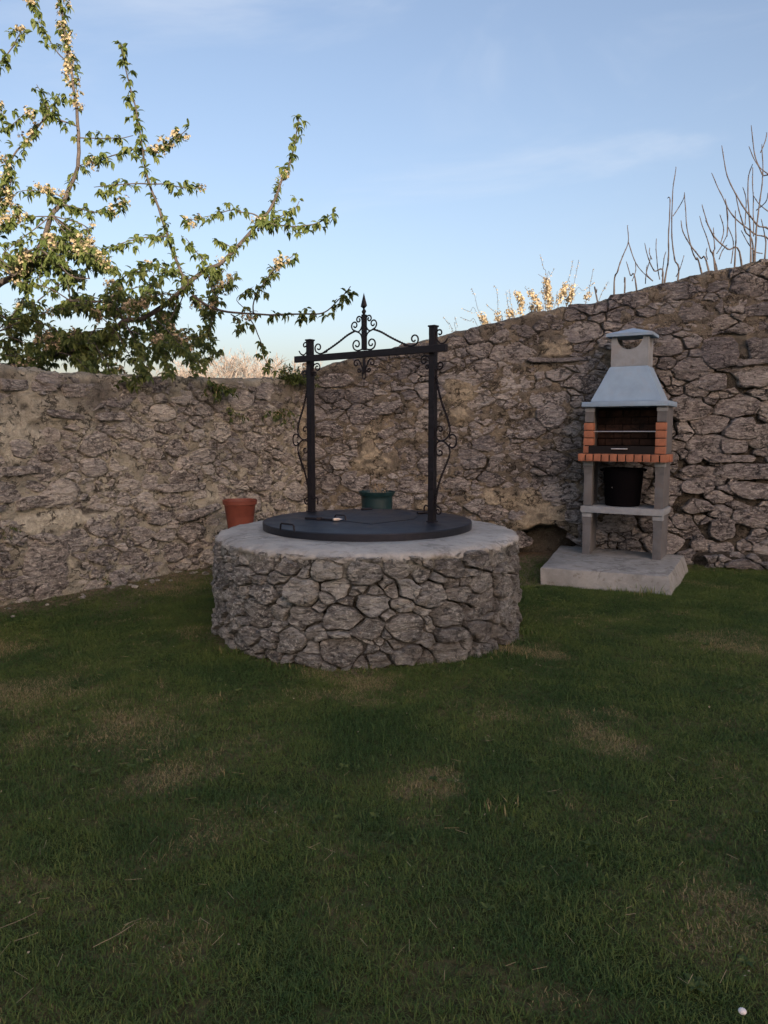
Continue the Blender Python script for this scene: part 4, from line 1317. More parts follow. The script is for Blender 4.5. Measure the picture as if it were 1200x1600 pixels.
# ------------------------------------------------------------------ cherry tree behind the left wall
ct = empty('cherry_tree', (-3.95, 8.0, -.09))
tag(ct, 'flowering cherry tree leaning over the left stone wall, white blossom and drooping green leaves', 'tree')
CO = ct.location.copy()
rt = random.Random(31)
leafB, flowB = MB(), MB()
def clusters(pts, leafd, flow, seed, start=0.0, spread=.08):
    """dress a branch: drooping leaf rosettes on spurs and blossom balls between them"""
    rp = resample(pts, .030)
    n = len(rp)
    for i, p in enumerate(rp):
        f = i / max(1, n - 1)
        if f < start: continue
        w_ = mn.noise(Vector((seed * 3.7, i * .17, 1.5)))          # clumping along the branch
        wf = mn.noise(Vector((seed * 5.1, i * .085, 8.5)))
        if rt.random() < leafd * (.42 + 3.0 * max(0, w_ + .14)) * 1.05:
            c_ = p + rand_dir(rt) * rt.uniform(0, spread)
            base_d = rand_dir(rt, .5)
            for k in range(rt.randint(4, 7)):
                d = (base_d * .5 + rand_dir(rt, 1.0)).normalized()
                add_leaf(leafB, c_ - CO, d, rt.uniform(.042, .09), rt.uniform(.024, .044), min(1, max(0, rt.gauss(.4, .25))), rt)
        if wf > .42 - flow and rt.random() < .85:
            c_ = p + rand_dir(rt) * rt.uniform(.01, spread * .9)
            for k in range(rt.randint(1, 3)): add_leaf(leafB, c_ - CO, rand_dir(rt, .6), rt.uniform(.04, .07), rt.uniform(.018, .03), min(1, rt.uniform(.4, 1)), rt)
            for k in range(rt.randint(8, 14)):
                dd = rand_dir(rt)
                add_flower(flowB, c_ + dd * rt.uniform(.015, .05) - CO, dd, rt.uniform(.013, .020), rt.random(), rt)
def branch(px, r0, r1, leafd=1.0, flow=.1, start=0.0, name='branch', dress=True, spread=.08):
    pts = smooth3([at(u, v, Y) for u, v, Y in px], 5)
    n = len(pts)
    jit = [p + Vector((mn.noise(p * 6), mn.noise(p * 6 + Vector((9, 0, 0))), mn.noise(p * 6 + Vector((0, 9, 0))))) * .010 for p in pts]
    mb = MB(); mb.tube([p - CO for p in jit], [r0 + (r1 - r0) * (i / (n - 1)) ** .8 for i in range(n)], 7)
    mb.build(name, M['bark'], ct, smooth=60)
    if dress: clusters(jit, leafd, flow, len(leafB.v) * .013 + px[0][0], start, spread)
    return jit
def D(lst, y0, y1):
    n = len(lst); return [(u, v, y0 + (y1 - y0) * i / (n - 1) + .05 * math.sin(i * 2.1)) for i, (u, v) in enumerate(lst)]
# trunk and its two limbs
s0 = at(30, 574, 7.5); s1 = at(-34, 470, 7.7)
trunk = smooth3([CO + Vector((0, 0, 0)), Vector((-3.95, 8.0, .5)), Vector((-3.98, 7.9, 1.1)), Vector((-4.0, 7.75, 1.6)), s0 + Vector((-.35, .1, -.12))], 6)
mb = MB(); mb.tube([p - CO for p in trunk], [.15 - .07 * i / (len(trunk) - 1) for i in range(len(trunk))], 12)
mb.build('trunk', M['bark'], ct, smooth=60)
ta = trunk[-1]
mb = MB(); mb.tube([p - CO for p in smooth3([ta, ta + Vector((-.05, 0, .35)), at(-60, 500, 7.7), s1], 5)], .06, 9); mb.build('branch', M['bark'], ct, smooth=60)
mb = MB(); mb.tube([p - CO for p in smooth3([ta - Vector((0, 0, .05)), ta.lerp(s0, .5) + Vector((0, 0, .02)), s0], 5)], .048, 9); mb.build('branch', M['bark'], ct, smooth=60)
B1 = [(30, 574), (60, 560), (94, 551), (150, 540), (180, 516), (195, 502), (225, 497), (255, 478), (278, 459), (294, 442), (322, 422), (345, 412), (367, 390), (400, 354)]
branch(D(B1, 7.5, 7.5), .034, .017, 1.3, -.1, .0)
branch(D([(400, 354), (425, 322), (442, 278), (454, 252), (464, 208), (467, 182)], 7.5, 7.8), .018, .004, 1.5, .42, .0)
B2 = [(-34, 470), (-5, 446), (22, 431), (52, 403), (67, 375), (81, 337), (101, 311), (116, 277), (122, 259)]
branch(D(B2, 7.7, 7.9), .038, .018, .9, -.05)
branch(D([(122, 259), (122, 195), (116, 142), (109, 94), (99, 37), (92, -20), (88, -60)], 7.9, 8.2), .020, .006, 1.1, .40, .16)
branch(D([(289, 439), (270, 394), (259, 360), (244, 315), (229, 270), (221, 225), (214, 180), (202, 131), (191, 82), (189, 70)], 7.5, 7.2), .017, .004, 1.1, .22)
branch(D([(300, 461), (326, 478), (356, 487), (400, 491), (454, 491), (489, 491), (512, 485), (530, 468), (547, 448)], 7.5, 7.1), .014, .004, 1.2, .0, .35)
branch(D([(396, 490), (396, 474), (402, 456), (425, 427), (440, 412), (464, 395)], 7.3, 7.4), .008, .003, 1.3, .25, .2)
branch(D([(387, 493), (399, 512), (407, 535), (413, 558), (425, 582)], 7.35, 7.3), .007, .003, 1.2, .2, .2)
branch(D([(361, 491), (370, 500), (378, 515)], 7.35, 7.2), .006, .003, 1.8, -.1, .2)
branch(D([(407, 345), (431, 351), (460, 354), (489, 351), (507, 342), (523, 331)], 7.5, 7.2), .009, .003, 1.4, .12)
branch(D([(415, 348), (437, 340), (460, 325), (467, 315)], 7.5, 7.7), .007, .003, 1.4, .15)
branch(D([(409, 344), (396, 334), (378, 331), (361, 329), (329, 338), (288, 345)], 7.5, 7.6), .008, .003, 1.1, .25, .15)
branch(D([(229, 287), (200, 287), (171, 290), (146, 292)], 7.4, 7.5), .007, .003, 1.2, .2, .25)
branch(D([(229, 287), (259, 287), (292, 294), (317, 292)], 7.4, 7.2), .007, .003, 1.1, .12, .3)
branch(D([(222, 236), (255, 231), (277, 214), (296, 199)], 7.35, 7.2), .008, .003, 1.4, .35, .1)
branch(D([(222, 233), (202, 234), (176, 244), (150, 251), (124, 259)], 7.4, 7.9), .008, .004, 1.5, .0, .0)
branch(D([(123, 216), (150, 216), (187, 216), (208, 212)], 7.9, 7.7), .007, .003, .8, .5, .1)
branch(D([(120, 197), (90, 187), (75, 180), (50, 210), (22, 242), (7, 285), (-12, 335)], 7.9, 7.5), .007, .010, 1.0, .4, .05)
branch(D([(78, 180), (67, 152), (56, 131)], 7.8, 7.9), .006, .003, 1.3, .0)
branch(D([(78, 180), (88, 160), (93, 145)], 7.8, 7.7), .006, .003, 1.7, -.1)
branch(D([(109, 101), (90, 82), (67, 45), (52, 11), (42, -25)], 8.0, 8.1), .007, .003, 1.2, .25, .05)
branch(D([(-25, 220), (0, 207), (22, 191), (49, 172)], 7.6, 7.5), .008, .003, 1.2, .35)
branch(D([(-25, 120), (0, 97), (15, 79), (30, 55), (36, 45)], 7.6, 7.6), .008, .003, 1.4, .35)
branch(D([(-20, 165), (-8, 160), (6, 182)], 7.6, 7.6), .006, .003, 1.4, .1)
branch(D([(101, 311), (85, 302), (67, 298), (34, 298)], 7.85, 7.6), .008, .003, 1.6, .15, .05)
branch(D([(81, 339), (60, 339), (37, 341), (10, 350)], 7.8, 7.5), .007, .003, 1.3, .1, .3)
branch(D([(95, 318), (127, 326), (150, 332), (180, 328), (199, 315)], 7.8, 7.5), .008, .003, 1.5, .30, .0)
branch(D([(22, 431), (30, 410), (45, 392), (66, 392), (90, 412), (112, 431), (140, 435)], 7.6, 7.3), .012, .005, .7, .0)
branch(D([(259, 369), (225, 371), (195, 379), (165, 390)], 7.4, 7.4), .008, .003, 2.0, -.05)
branch(D([(322, 416), (307, 394), (290, 372)], 7.5, 7.4), .007, .003, 2.2, -.1)
branch(D([(278, 461), (272, 488), (262, 512), (285, 535), (318, 575)], 7.5, 7.3), .008, .003, 1.2, .15, .3)
branch(D([(345, 412), (338, 425), (322, 440)], 7.5, 7.4), .006, .003, 1.5, .25)
branch(D([(367, 390), (350, 380), (338, 376)], 7.5, 7.5), .006, .003, 2.0, .1)
branch(D([(329, 478), (345, 455), (360, 440), (372, 430)], 7.5, 7.4), .005, .002, 1.2, .1)
branch(D([(400, 491), (370, 470), (385, 455), (396, 448)], 7.4, 7.6), .005, .002, 1.0, .0, .3)
branch(D([(300, 445), (290, 430), (265, 424), (240, 432)], 7.5, 7.4), .008, .003, 2.0, .0)
branch(D([(-20, 300), (5, 300), (18, 285), (10, 270)], 7.6, 7.5), .010, .003, 1.6, .2)
branch(D([(-30, 350), (0, 330), (10, 300), (8, 240)], 7.7, 7.5), .010, .003, 1.6, .25)
branch(D([(-30, 420), (-5, 360), (15, 345), (30, 318)], 7.7, 7.5), .012, .003, 1.4, .25)
branch(D([(52, 403), (90, 395), (130, 400), (160, 395)], 7.8, 7.6), .010, .004, 1.3, .1)
# twigs that fill the dense lower crown, hanging over the wall in places
anch = [(p[0], p[1]) for p in B1[1:11]] + [(p[0], p[1]) for p in B2[1:6]] + [(140, 435), (10, 500), (-10, 520), (60, 470), (110, 470), (160, 470)]
for k in range(105):
    a = rt.choice(anch)
    ang = rt.uniform(0, 2 * math.pi); ln = rt.uniform(45, 105)
    ex = a[0] + math.cos(ang) * ln * 1.1; ey = a[1] + math.sin(ang) * ln * .7
    ex = min(ex, 325); ey = max(395 if ex < 150 else 415 - 0 * ex, min(ey, 578))
    if ex > 240 and ey < 470 and rt.random() < .8: ey = rt.uniform(500, 560)
    Ya = 7.55; Yb = rt.uniform(7.0, 8.6)
    if ex > 250: Yb = rt.uniform(7.5, 8.2)
    if ex > 190 and rt.random() < .45: continue
    mid = ((a[0] + ex) / 2 + rt.gauss(0, 10), (a[1] + ey) / 2 - rt.uniform(0, 16))
    branch([(a[0], a[1], Ya), (mid[0], mid[1], (Ya + Yb) / 2), (ex, ey, Yb), (ex + rt.uniform(5, 15), ey + rt.uniform(0, 10), Yb)], .007, .0025, 1.25, .0 if rt.random() < .6 else .2, .25, 'twig')
for px in ([(150, 540), (165, 565), (178, 590), (185, 602)], [(180, 516), (205, 560), (225, 585), (190, 600)], [(195, 505), (215, 540), (225, 560), (235, 580)], [(94, 551), (120, 560), (135, 575), (150, 585)], [(255, 490), (290, 560), (320, 560), (345, 548)], [(235, 505), (255, 545), (262, 570), (268, 585)], [(245, 500), (280, 535), (300, 560), (312, 572)], [(262, 512), (285, 530), (318, 525), (335, 535)], [(200, 515), (235, 530), (262, 535), (285, 545)]):
    branch([(u, v, 7.3 - .22 * i) for i, (u, v) in enumerate(px)] if px[0][0] < 250 else [(u, v, 7.5) for u, v in px], .006, .002, 1.9, -.2, .25, 'twig')
for k in range(36):
    u0 = rt.uniform(-10, 325); v0 = rt.uniform(515, 556); dirn = rt.choice((-1, 1)); L_ = rt.uniform(25, 60)
    Yk = rt.uniform(7.35, 8.3) if u0 > 60 else rt.uniform(7.0, 8.0)
    branch([(u0, v0, Yk), (u0 + dirn * L_ * .5, v0 + rt.uniform(-4, 12), Yk), (u0 + dirn * L_, v0 + rt.uniform(10, 32), Yk + rt.uniform(-.2, .2))], .005, .0018, 1.35, -.25, .0, 'twig')
tag(leafB.build('leaves', M['leaf'], ct, fix=False), kind='stuff')
tag(flowB.build('blossom', M['blossom'], ct, fix=False), kind='stuff')
print('leaf verts', len(leafB.v), len(flowB.v))

# ------------------------------------------------------------------ plum bush and bare shrubs behind the tall wall
def z7(x, y): return (x / 2.222 + 660, y / 2.222 + 180)
pb = empty('plum_bush', (1.75, 9.3, -.09))
tag(pb, 'bush with cream blossom lit by low sun, showing over the middle of the tall wall', 'bush')
PO = pb.location.copy()
blB, budB = MB(), MB()
def plum(pxs, r=.006, bl=(0, 1), dens_=1.0, Y=9.3):
    pts = [at(*z7(x, y), Y + .12 * math.sin(i * 1.7 + pxs[0][0])) for i, (x, y) in enumerate(pxs)]
    basep = PO + Vector((rt.uniform(-.35, .35), rt.uniform(-.2, .2), 0))
    allp = smooth3([basep, basep.lerp(pts[0], .6) + Vector((0, 0, .15))] + pts, 5)
    mb = MB(); n = len(allp); mb.tube([p - PO for p in allp], [.010 + (.0022 - .010) * min(1, i / (n * .45)) for i in range(n)], 6)
    mb.build('branch', M['twig'], pb, smooth=60)
    sp = smooth3(pts, 5); rp = resample(sp, .022)
    for i, p in enumerate(rp):
        f = i / max(1, len(rp) - 1)
        if bl[0] <= f <= bl[1]:
            for k in range(int(9 * dens_)):
                dd = rand_dir(rt)
                add_flower(blB, p + dd * rt.uniform(.015, .055) - PO, dd, rt.uniform(.014, .020), rt.random(), rt)
        elif rt.random() < .8:
            dd = rand_dir(rt)
            add_flower(budB, p + dd * .014 - PO, dd, rt.uniform(.006, .011), rt.uniform(0, .6), rt)
plum([(222, 725), (205, 695), (192, 672), (182, 630), (170, 600)], bl=(.0, .35))
plum([(190, 690), (165, 682), (140, 672)], bl=(2, 3))
plum([(262, 715), (258, 690), (230, 665), (222, 655)], bl=(.0, .12))
plum([(265, 705), (262, 655), (258, 610), (248, 590)], bl=(.0, .15))
plum([(300, 700), (297, 660), (290, 612)], bl=(.0, .3))
plum([(312, 700), (306, 650), (302, 605)], bl=(0, .2))
plum([(340, 690), (345, 660), (338, 635), (328, 618)], bl=(0, 1), dens_=1.2)
plum([(405, 680), (402, 655), (380, 625), (355, 598)], bl=(0, .8), dens_=1.2)
plum([(385, 680), (375, 660), (370, 650)], bl=(0, .6))
plum([(440, 670), (438, 620), (430, 575), (402, 552)], bl=(0, .8), dens_=1.4)
plum([(430, 580), (420, 530), (410, 488)], bl=(0, .1))
plum([(432, 572), (445, 555), (458, 533)], bl=(2, 3))
plum([(440, 640), (415, 610), (392, 640)], bl=(0, .4))
plum([(475, 650), (485, 625), (500, 590), (512, 555), (523, 503)], bl=(0, .5), dens_=1.2)
plum([(505, 650), (518, 620), (525, 590), (535, 545), (543, 502)], bl=(0, .42), dens_=1.2)
plum([(525, 625), (560, 610), (598, 580)], bl=(2, 3))
plum([(572, 635), (580, 600), (588, 560), (592, 535)], bl=(0, .15))
plum([(620, 625), (632, 605), (645, 578)], bl=(2, 3))
plum([(460, 660), (465, 640), (468, 612)], bl=(2, 3))
plum([(105, 750), (90, 725), (72, 700)], bl=(2, 3), Y=9.0)
plum([(118, 750), (118, 722), (112, 700)], bl=(2, 3), Y=9.0)
plum([(190, 730), (165, 715), (132, 702)], bl=(2, 3), Y=9.0)
tag(blB.build('blossom', M['plum'], pb, fix=False), kind='stuff')
tag(budB.build('buds', M['plum'], pb, fix=False), kind='stuff')

def shrub(base, label, stems, Y):
    root = empty('bare_shrub', base); tag(root, label, 'shrub')
    O = root.location.copy()
    for i, (pxs, main) in enumerate(stems):
        pts = [at(*z7(x, y), Y + .25 * math.sin(i * 2.3) + .10 * math.sin(k * 1.3 + i)) for k, (x, y) in enumerate(pxs)]
        if main:
            b = O + Vector((rt.uniform(-.25, .25), rt.uniform(-.15, .15), 0))
            pts = [b, b.lerp(pts[0], .55) + Vector((rt.uniform(-.06, .06), 0, .1))] + pts
        sp = smooth3(pts, 6); n = len(sp)
        r0 = .012 if main else .0055
        sp = [p + Vector((mn.noise(p * 5), mn.noise(p * 5 + Vector((7, 7, 7))), 0)) * .007 for p in sp]
        rr_ = [max(.0035, r0 + (.004 - r0) * (k / (n - 1)) ** .8) * (1 + .25 * (k % 3 == 0)) for k in range(n)]
        rr_[-1] = .003
        mb = MB(); mb.tube([p - O for p in sp], rr_, 6)
        # knobbly buds along the shoot
        for p in resample(sp[n // 2:], .09):
            d = rand_dir(rt); d.z = abs(d.z) + .5
            mb.tube([p - O, p - O + d.normalized() * .014], [.0035, .0015], 4)
        mb.build('stem', M['twig'], root, smooth=60)
shrub((2.95, 8.75, -.09), 'leafless shrub of thin upright grey stems over the wall above the barbecue chimney', [
    ([(885, 580), (875, 500), (866, 420), (868, 290), (880, 180)], True), ([(870, 350), (890, 320), (908, 288), (911, 268)], False),
    ([(842, 575), (853, 500), (855, 400), (859, 295), (850, 288)], True), ([(665, 612), (678, 540), (695, 490), (714, 442), (712, 382)], True),
    ([(715, 442), (735, 500), (760, 540), (800, 577)], False), ([(742, 592), (722, 555), (708, 508)], True), ([(728, 575), (740, 540), (740, 510)], False),
    ([(835, 575), (805, 540), (785, 500), (772, 445)], True), ([(825, 570), (815, 520), (812, 470), (813, 428)], False), ([(832, 560), (838, 500), (845, 474)], False),
    ([(800, 575), (778, 550), (780, 520)], False), ([(880, 560), (895, 530), (908, 486)], False), ([(795, 500), (788, 480), (790, 460)], False), ([(703, 600), (702, 580), (701, 562)], True), ([(775, 585), (778, 545), (792, 490)], False), ([(604, 628), (605, 615), (606, 603)], True)], 8.75)
shrub((4.25, 8.35, -.09), 'tall leafless shrub of long curving grey stems rising over the right end of the wall', [
    ([(992, 535), (965, 495), (930, 450), (905, 405), (897, 365)], True), ([(968, 540), (950, 500), (935, 465), (918, 380), (910, 268)], True),
    ([(1108, 505), (1060, 465), (1020, 430), (985, 365), (971, 310)], True), ([(1020, 528), (1000, 470), (985, 420), (963, 350)], True), ([(985, 365), (1000, 400), (1012, 430)], False),
    ([(1015, 528), (1015, 460), (1011, 390)], True), ([(1022, 480), (1045, 440), (1060, 400), (1055, 300)], False), ([(1035, 445), (1045, 400), (1032, 345)], False),
    ([(1215, 450), (1160, 380), (1110, 310), (1070, 240), (1050, 180), (1041, 105)], True), ([(1215, 480), (1150, 410), (1080, 350), (1035, 270), (1003, 200)], True),
    ([(1155, 500), (1160, 400), (1172, 290), (1182, 200), (1179, 100)], True), ([(1140, 500), (1138, 400), (1130, 300), (1132, 220), (1146, 170)], True),
    ([(1215, 270), (1180, 205), (1155, 140), (1141, 35)], True), ([(1215, 215), (1165, 175), (1133, 108)], False), ([(1215, 345), (1170, 310), (1150, 280)], False),
    ([(1150, 490), (1120, 400), (1100, 330), (1088, 275)], True), ([(1085, 508), (1088, 420), (1086, 330)], True), ([(1070, 515), (1078, 440), (1058, 380)], False), ([(1150, 420), (1148, 300), (1147, 180)], False),
    ([(1190, 500), (1188, 420), (1175, 360)], True), ([(1120, 380), (1125, 300), (1112, 250)], False), ([(1160, 330), (1192, 300), (1199, 270)], False), ([(1180, 480), (1150, 470), (1118, 420), (1108, 400)], False), ([(1175, 130), (1190, 90), (1196, 60)], False),
    ([(1058, 420), (1060, 350), (1052, 290)], False), ([(990, 500), (985, 480), (988, 460)], False), ([(1030, 500), (1042, 470), (1058, 450)], False)], 8.45)

# ------------------------------------------------------------------ far bare trees over the left wall
def far_tree(x, y, h, label, seed):
    rg = random.Random(seed)
    root = empty('bare_tree', (x, y, -.09)); tag(root, label, 'tree', 'far leafless trees beyond the left wall')
    tr, tw_ = MB(), MB()
    def grow(p, d, ln, r_, lev):
        q = p + d * ln
        m_ = p.lerp(q, .5) + Vector((rg.gauss(0, .05), rg.gauss(0, .05), 0)) * ln
        (tr if lev < 2 else tw_).tube([p, m_, q], [r_, r_ * .85, r_ * .7], 5 if lev < 2 else 3, cap=False)
        if lev >= 6: return
        for k in range(3 if lev < 3 else rg.choice((2, 3))):
            nd = (d + Vector((rg.gauss(0, .55), rg.gauss(0, .55), rg.gauss(.12, .3)))).normalized()
            grow(p.lerp(q, rg.uniform(.65, 1)), nd, ln * rg.uniform(.6, .8), max(.010, r_ * .60), lev + 1)
    for k in range(3): grow(Vector((rg.gauss(0, .15), rg.gauss(0, .15), 0)), Vector((rg.gauss(0, .25), rg.gauss(0, .25), 1)).normalized(), h * .37, .12, 0)
    tr.build('trunk', M['far_twig'], root); tag(tw_.build('twigs', M['far_twig'], root, fix=False), kind='stuff')
for k, (u, v, Y, lab) in enumerate([(375, 548, 34, 'far leafless tan tree, tallest and fullest one, left of the well arch'), (330, 562, 37, 'far leafless tree just left of the fullest one beyond the left wall'), (420, 560, 38, 'far leafless tree nearest the wall corner beyond the left wall'), (268, 566, 36, 'far pale leafless tree low behind the cherry foliage'), (60, 566, 35, 'far leafless tree at the left edge of the picture beyond the wall'), (455, 572, 40, 'lowest far leafless tree right behind the corner plant')]):
    p = at(u, v, Y)
    far_tree(p.x, Y, (p.z + .1) * 1.02, lab, 60 + k)

# ------------------------------------------------------------------ plants on the wall
def sprig(mb_l, mb_s, base, dirn, ln, nleaf, size, rg):
    pts = [base]; d = dirn.copy()
    for k in range(6):
        d = (d + Vector((rg.gauss(0, .12), rg.gauss(0, .12), -.12))).normalized(); pts.append(pts[-1] + d * ln / 6)
    mb_s.tube(pts, [.003 - .0003 * k for k in range(7)], 4)
    for k in range(nleaf):
        f = rg.uniform(.1, 1) * 6; i = min(5, int(f)); p = pts[i].lerp(pts[i + 1], f - i)
        add_leaf(mb_l, p, (d * .4 + rand_dir(rg, .6)).normalized(), size * rg.uniform(.7, 1.2), size * .42, rg.random(), rg)
def wall_plant(u, v, label, ns, ln, nl, size, seed, spread=1.0, upw=0.0, name='wall_plant'):
    rg = random.Random(seed)
    s, z = px_on(LA, LE, LN, u, v)
    root = empty(name, LA + PL(s, z, .02)); tag(root, label, 'plant')
    a, b = MB(), MB()
    for k in range(ns):
        d = (LN * rg.uniform(.3, 1) + LE * rg.gauss(0, .8) * spread + Vector((0, 0, upw + rg.gauss(0, .4)))).normalized()
        sprig(a, b, Vector((rg.gauss(0, .05) * spread, rg.gauss(0, .02), rg.gauss(0, .03))), d, ln * rg.uniform(.6, 1.1), nl, size, rg)
    b.build('stems', M['stem'], root); tag(a.build('leaves', M['wleaf'], root, fix=False), kind='stuff')
wall_plant(333, 604, 'leafy green sprig hanging from the top of the left wall', 14, .22, 14, .060, 3)
wall_plant(364, 642, 'small green sprig low on the left wall face, left of the wider one', 8, .15, 9, .045, 4)
wall_plant(425, 641, 'wide green sprig spreading sideways on the left wall near the corner', 14, .24, 11, .050, 5, 2.0)
wall_plant(453, 594, 'dark green bushy plant growing on top of the wall corner', 60, .20, 18, .040, 6, 1.7, .9, 'corner_plant')
wall_plant(153, 912, 'tiny dark green tuft rooted in the foot of the left wall', 7, .07, 8, .028, 7, .8, .3)
wall_plant(6, 822, 'small green fern at the left edge of the left wall', 7, .10, 9, .025, 8, .8, .3)
wall_plant(300, 578, 'small leafy plant on the gravelly top of the left wall', 8, .10, 8, .04, 9, 1.0, .8)
# yellow flower head on the corner plant
s, z = px_on(LA, LE, LN, 472, 574)
fy = MB()
for k in range(60):
    d = rand_dir(rt); add_flower(fy, Vector((d.x * .035, d.y * .035, d.z * .05)), d, .012, rt.random(), rt)
fo = fy.build('yellow_flowers', M['plum'], None, fix=False); fo.location = LA + PL(s, z, .05)
tag(fo, 'pale yellow flower cluster beside the left post on the wall corner', 'flowers', kind='stuff')

# longer weeds along the slab and the walls
def weed(x, y, n, h, seed, label, spread=.05):
    rg = random.Random(seed); mb = MB()
    for k in range(n):
        a = rg.uniform(0, 6.28); b0 = Vector((rg.gauss(0, spread), rg.gauss(0, spread * .6), -.01)); hh = h * rg.uniform(.5, 1.1); ln = hh * rg.uniform(.2, .9)
        d = Vector((math.cos(a), math.sin(a), 0)); sd2 = Vector((-d.y, d.x, 0)) * .0026
        p1 = b0 + d * ln * .3 + Vector((0, 0, hh * .6)); p2 = b0 + d * ln + Vector((0, 0, hh))
        mb.add([b0 - sd2, b0 + sd2, p1 + sd2, p1 - sd2, p2], [(0, 1, 2, 3), (3, 2, 4)], rnd=rg.random())
    o = mb.build('grass_clump', M['grass'], None, fix=False); o.location = (x, y, 0)
    tag(o, label, 'grass', 'long grass clumps at the foot of the walls', 'stuff')
weed(2.30, 6.24, 60, .11, 1, 'long grass blades at the front right corner of the concrete slab', .07)
weed(2.06, 6.40, 40, .07, 2, 'grass clump in front of the middle of the concrete slab', .08)
weed(1.35, 6.85, 50, .08, 3, 'grass clump at the left corner of the concrete slab', .09)
for k, (x, y) in enumerate([(-2.62, 6.1), (-2.25, 6.7), (-2.9, 5.8), (-.9, 4.65), (.75, 4.62), (-.15, 4.28), (3.3, 7.15), (-.5, 4.32), (.95, 5.0)]):
    weed(x, y, 60, .055, 20 + k, 'low tuft of longer green grass growing at the foot of the stonework', .13)
weed(.42, 2.62, 50, .06, 50, 'broad dark grass tuft in the middle of the lawn', .06)

# broad-leaved weeds pressed flat among the blades
wd_ = MB(); rw = random.Random(99)
for k in range(230):
    y = 1.7 + 5.0 * rw.random() ** 1.3; x = rw.uniform(-.55, .55) * y
    if math.hypot(x - WC[0], y - WC[1]) < 1.25 or in_slab(x, y) or wall_dist(x, y) < .15: continue
    if mn.noise(Vector((x * 1.3, y * 1.3, 77))) < -.05: continue
    a0 = rw.uniform(0, 6.28); nl = rw.randint(4, 8); sz = rw.uniform(.014, .032); rv = rw.random()
    for q in range(nl):
        a = a0 + q * 6.283 / nl + rw.gauss(0, .2)
        add_leaf(wd_, Vector((x, y, .014)), Vector((math.cos(a), math.sin(a), rw.uniform(.15, .7))).normalized(), sz * rw.uniform(.7, 1.2), sz * .5, rv * .8, rw)
tag(wd_.build('lawn_weeds', M['wleaf'], None, fix=False), 'small broad-leaved weeds and clover scattered through the lawn', 'weeds', kind='stuff')

rg_ = random.Random(404)
for k in range(22):
    if k < 12: t_ = rg_.uniform(2.6, 5.4); q_ = LA + LE * t_ + LN * rg_.uniform(.08, .22)
    else: a_ = rg_.uniform(-2.9, -.2); q_ = Vector((WC[0] + math.cos(a_) * 1.16, WC[1] + math.sin(a_) * 1.16, 0))
    weed(q_.x, q_.y, rg_.randint(14, 40), rg_.uniform(.03, .07), 500 + k, 'low tuft of longer green grass growing at the foot of the stonework', rg_.uniform(.03, .09))

# litter on the lawn: petals, clover heads and straws
lt = MB(); rl = random.Random(77)
for k in range(150):
    y = rl.uniform(1.7, 7.5); x = rl.uniform(-.55, .55) * y
    if math.hypot(x - WC[0], y - WC[1]) < 1.2 or in_slab(x, y) or wall_dist(x, y) < .1: continue
    n = Vector((rl.gauss(0, .4), rl.gauss(0, .4), 1)).normalized()
    add_flower(lt, Vector((x, y, rl.uniform(.022, .034))), n, rl.uniform(.0025, .006), rl.random(), rl)
tag(lt.build('fallen_petals', M['blossom'], None, fix=False), 'tiny white petals fallen over the lawn', 'petals', kind='stuff')
sm_ = MB()
for k in range(170):
    y = 1.7 + 5.5 * rl.random() ** 1.6; x = rl.uniform(-.55, .55) * y
    if math.hypot(x - WC[0], y - WC[1]) < 1.2 or in_slab(x, y) or wall_dist(x, y) < .1: continue
    a = rl.uniform(0, 6.28); ln = rl.uniform(.02, .06); z_ = rl.uniform(.025, .038)
    sm_.tube([(x, y, z_), (x + math.cos(a) * ln, y + math.sin(a) * ln, z_ + rl.uniform(-.006, .01))], .0006, 3)
for (u, v, a, ln) in ((0, 1450, .9, .10), (145, 1480, .95, .13)):
    q = at(u, v, 5); o_ = Vector((0, 0, CAM_H)); d = q - o_; q = o_ + d * ((.035 - CAM_H) / d.z)
    sm_.tube(smooth3([q, q + Vector((math.cos(a) * ln * .5 + .006, math.sin(a) * ln * .5, -.004)), q + Vector((math.cos(a) * ln, math.sin(a) * ln, -.008))], 4), .0008, 4)
tag(sm_.build('dry_straws', M['stem'], None, fix=False), 'dry straw clippings scattered on the lawn', 'straw', kind='stuff')
# white pebble at the lower right
q = at(1160, 1580, 5); o_ = Vector((0, 0, CAM_H)); d = q - o_; q = o_ + d * ((.03 - CAM_H) / d.z)
pbm = MB(); bm = bmesh.new(); bmesh.ops.create_icosphere(bm, subdivisions=2, radius=.009)
bm.verts.index_update(); pbm.add([(v.co.x * 1.1, v.co.y, v.co.z * .8) for v in bm.verts], [[v.index for v in f.verts] for f in bm.faces]); bm.free()
o = pbm.build('pebble', M['white'], None, smooth='all'); o.location = q
tag(o, 'small round white pebble lying in the grass at the lower right', 'pebble')

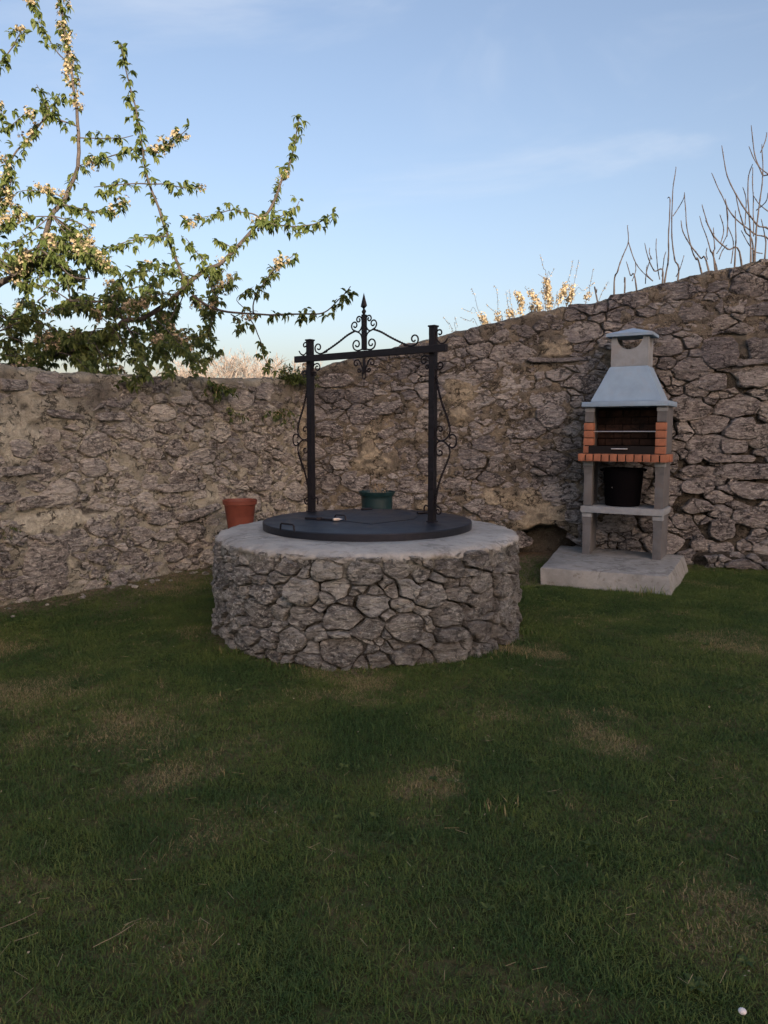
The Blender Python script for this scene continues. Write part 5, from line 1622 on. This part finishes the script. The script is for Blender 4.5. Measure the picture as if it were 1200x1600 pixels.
# small stones at the foot of the left wall
fsr = MB(); rs_ = random.Random(9)
for k in range(38):
    t_ = rs_.uniform(2.4, 5.6); off = abs(rs_.gauss(0, .12)) + .05
    p = LA + LE * t_ + LN * off; r_ = rs_.uniform(.01, .035)
    bm = bmesh.new(); bmesh.ops.create_icosphere(bm, subdivisions=1, radius=r_)
    for v in bm.verts: v.co = Vector((v.co.x * rs_.uniform(.8, 1.4), v.co.y * rs_.uniform(.8, 1.2), v.co.z * .6))
    bm.verts.index_update(); fsr.add([(v.co.x + p.x, v.co.y + p.y, v.co.z + .02) for v in bm.verts], [[v.index for v in f.verts] for f in bm.faces], rnd=rs_.random(), stain=.2); bm.free()
tag(fsr.build('rubble', M['stone_l'], None, fix=False), 'small fallen stones along the foot of the left wall', 'rubble', kind='stuff')

# ------------------------------------------------------------------ added, unseen house whose shade fills the garden
hs_ = empty('shade_house', (9.6, -30.5, -.09), math.atan2(.30, .95))
tag(hs_, 'three storey rendered house with a tiled roof added unseen behind the camera to shade the garden', 'shade_house')
HW, H0, H1, EV, RG = 13.0, -5.0, 5.0, 9.8, 12.1
part('wall', M['render'], lambda mb: mb.prism([(H0, 0), (H1, 0), (H1, EV), (0, RG - .12), (H0, EV)], 0, -HW, HW), hs_)
def roof(mb):
    e = .4; k = (RG - EV) / H1
    mb.prism([(H0 - e, EV - e * k), (0, RG), (H1 + e, EV - e * k), (H1 + e, EV - e * k - .10), (0, RG - .10), (H0 - e, EV - e * k - .10)], 0, -HW - .4, HW + .4)
part('roof', M['rooftile'], roof, hs_)
for zz in (.9, 3.7, 6.5):  # door and windows only dress the added shade caster
    for xx in (-10, -6, -2, 2, 6, 10):
        if zz < 1 and xx == 2:
            dr = part('door', M['woodfr'], lambda mb: mb.box(xx - .5, xx + .5, H1 + .001, H1 + .06, 0, 2.1, .01), hs_); continue
        wf_ = part('window', M['woodfr'], lambda mb: mb.box(xx - .5, xx + .5, H1 + .001, H1 + .05, zz, zz + 1.2, .01), hs_)
        part('pane', M['glass'], lambda mb: mb.box(xx - .42, xx + .42, H1 + .051, H1 + .06, zz + .08, zz + 1.12), wf_)
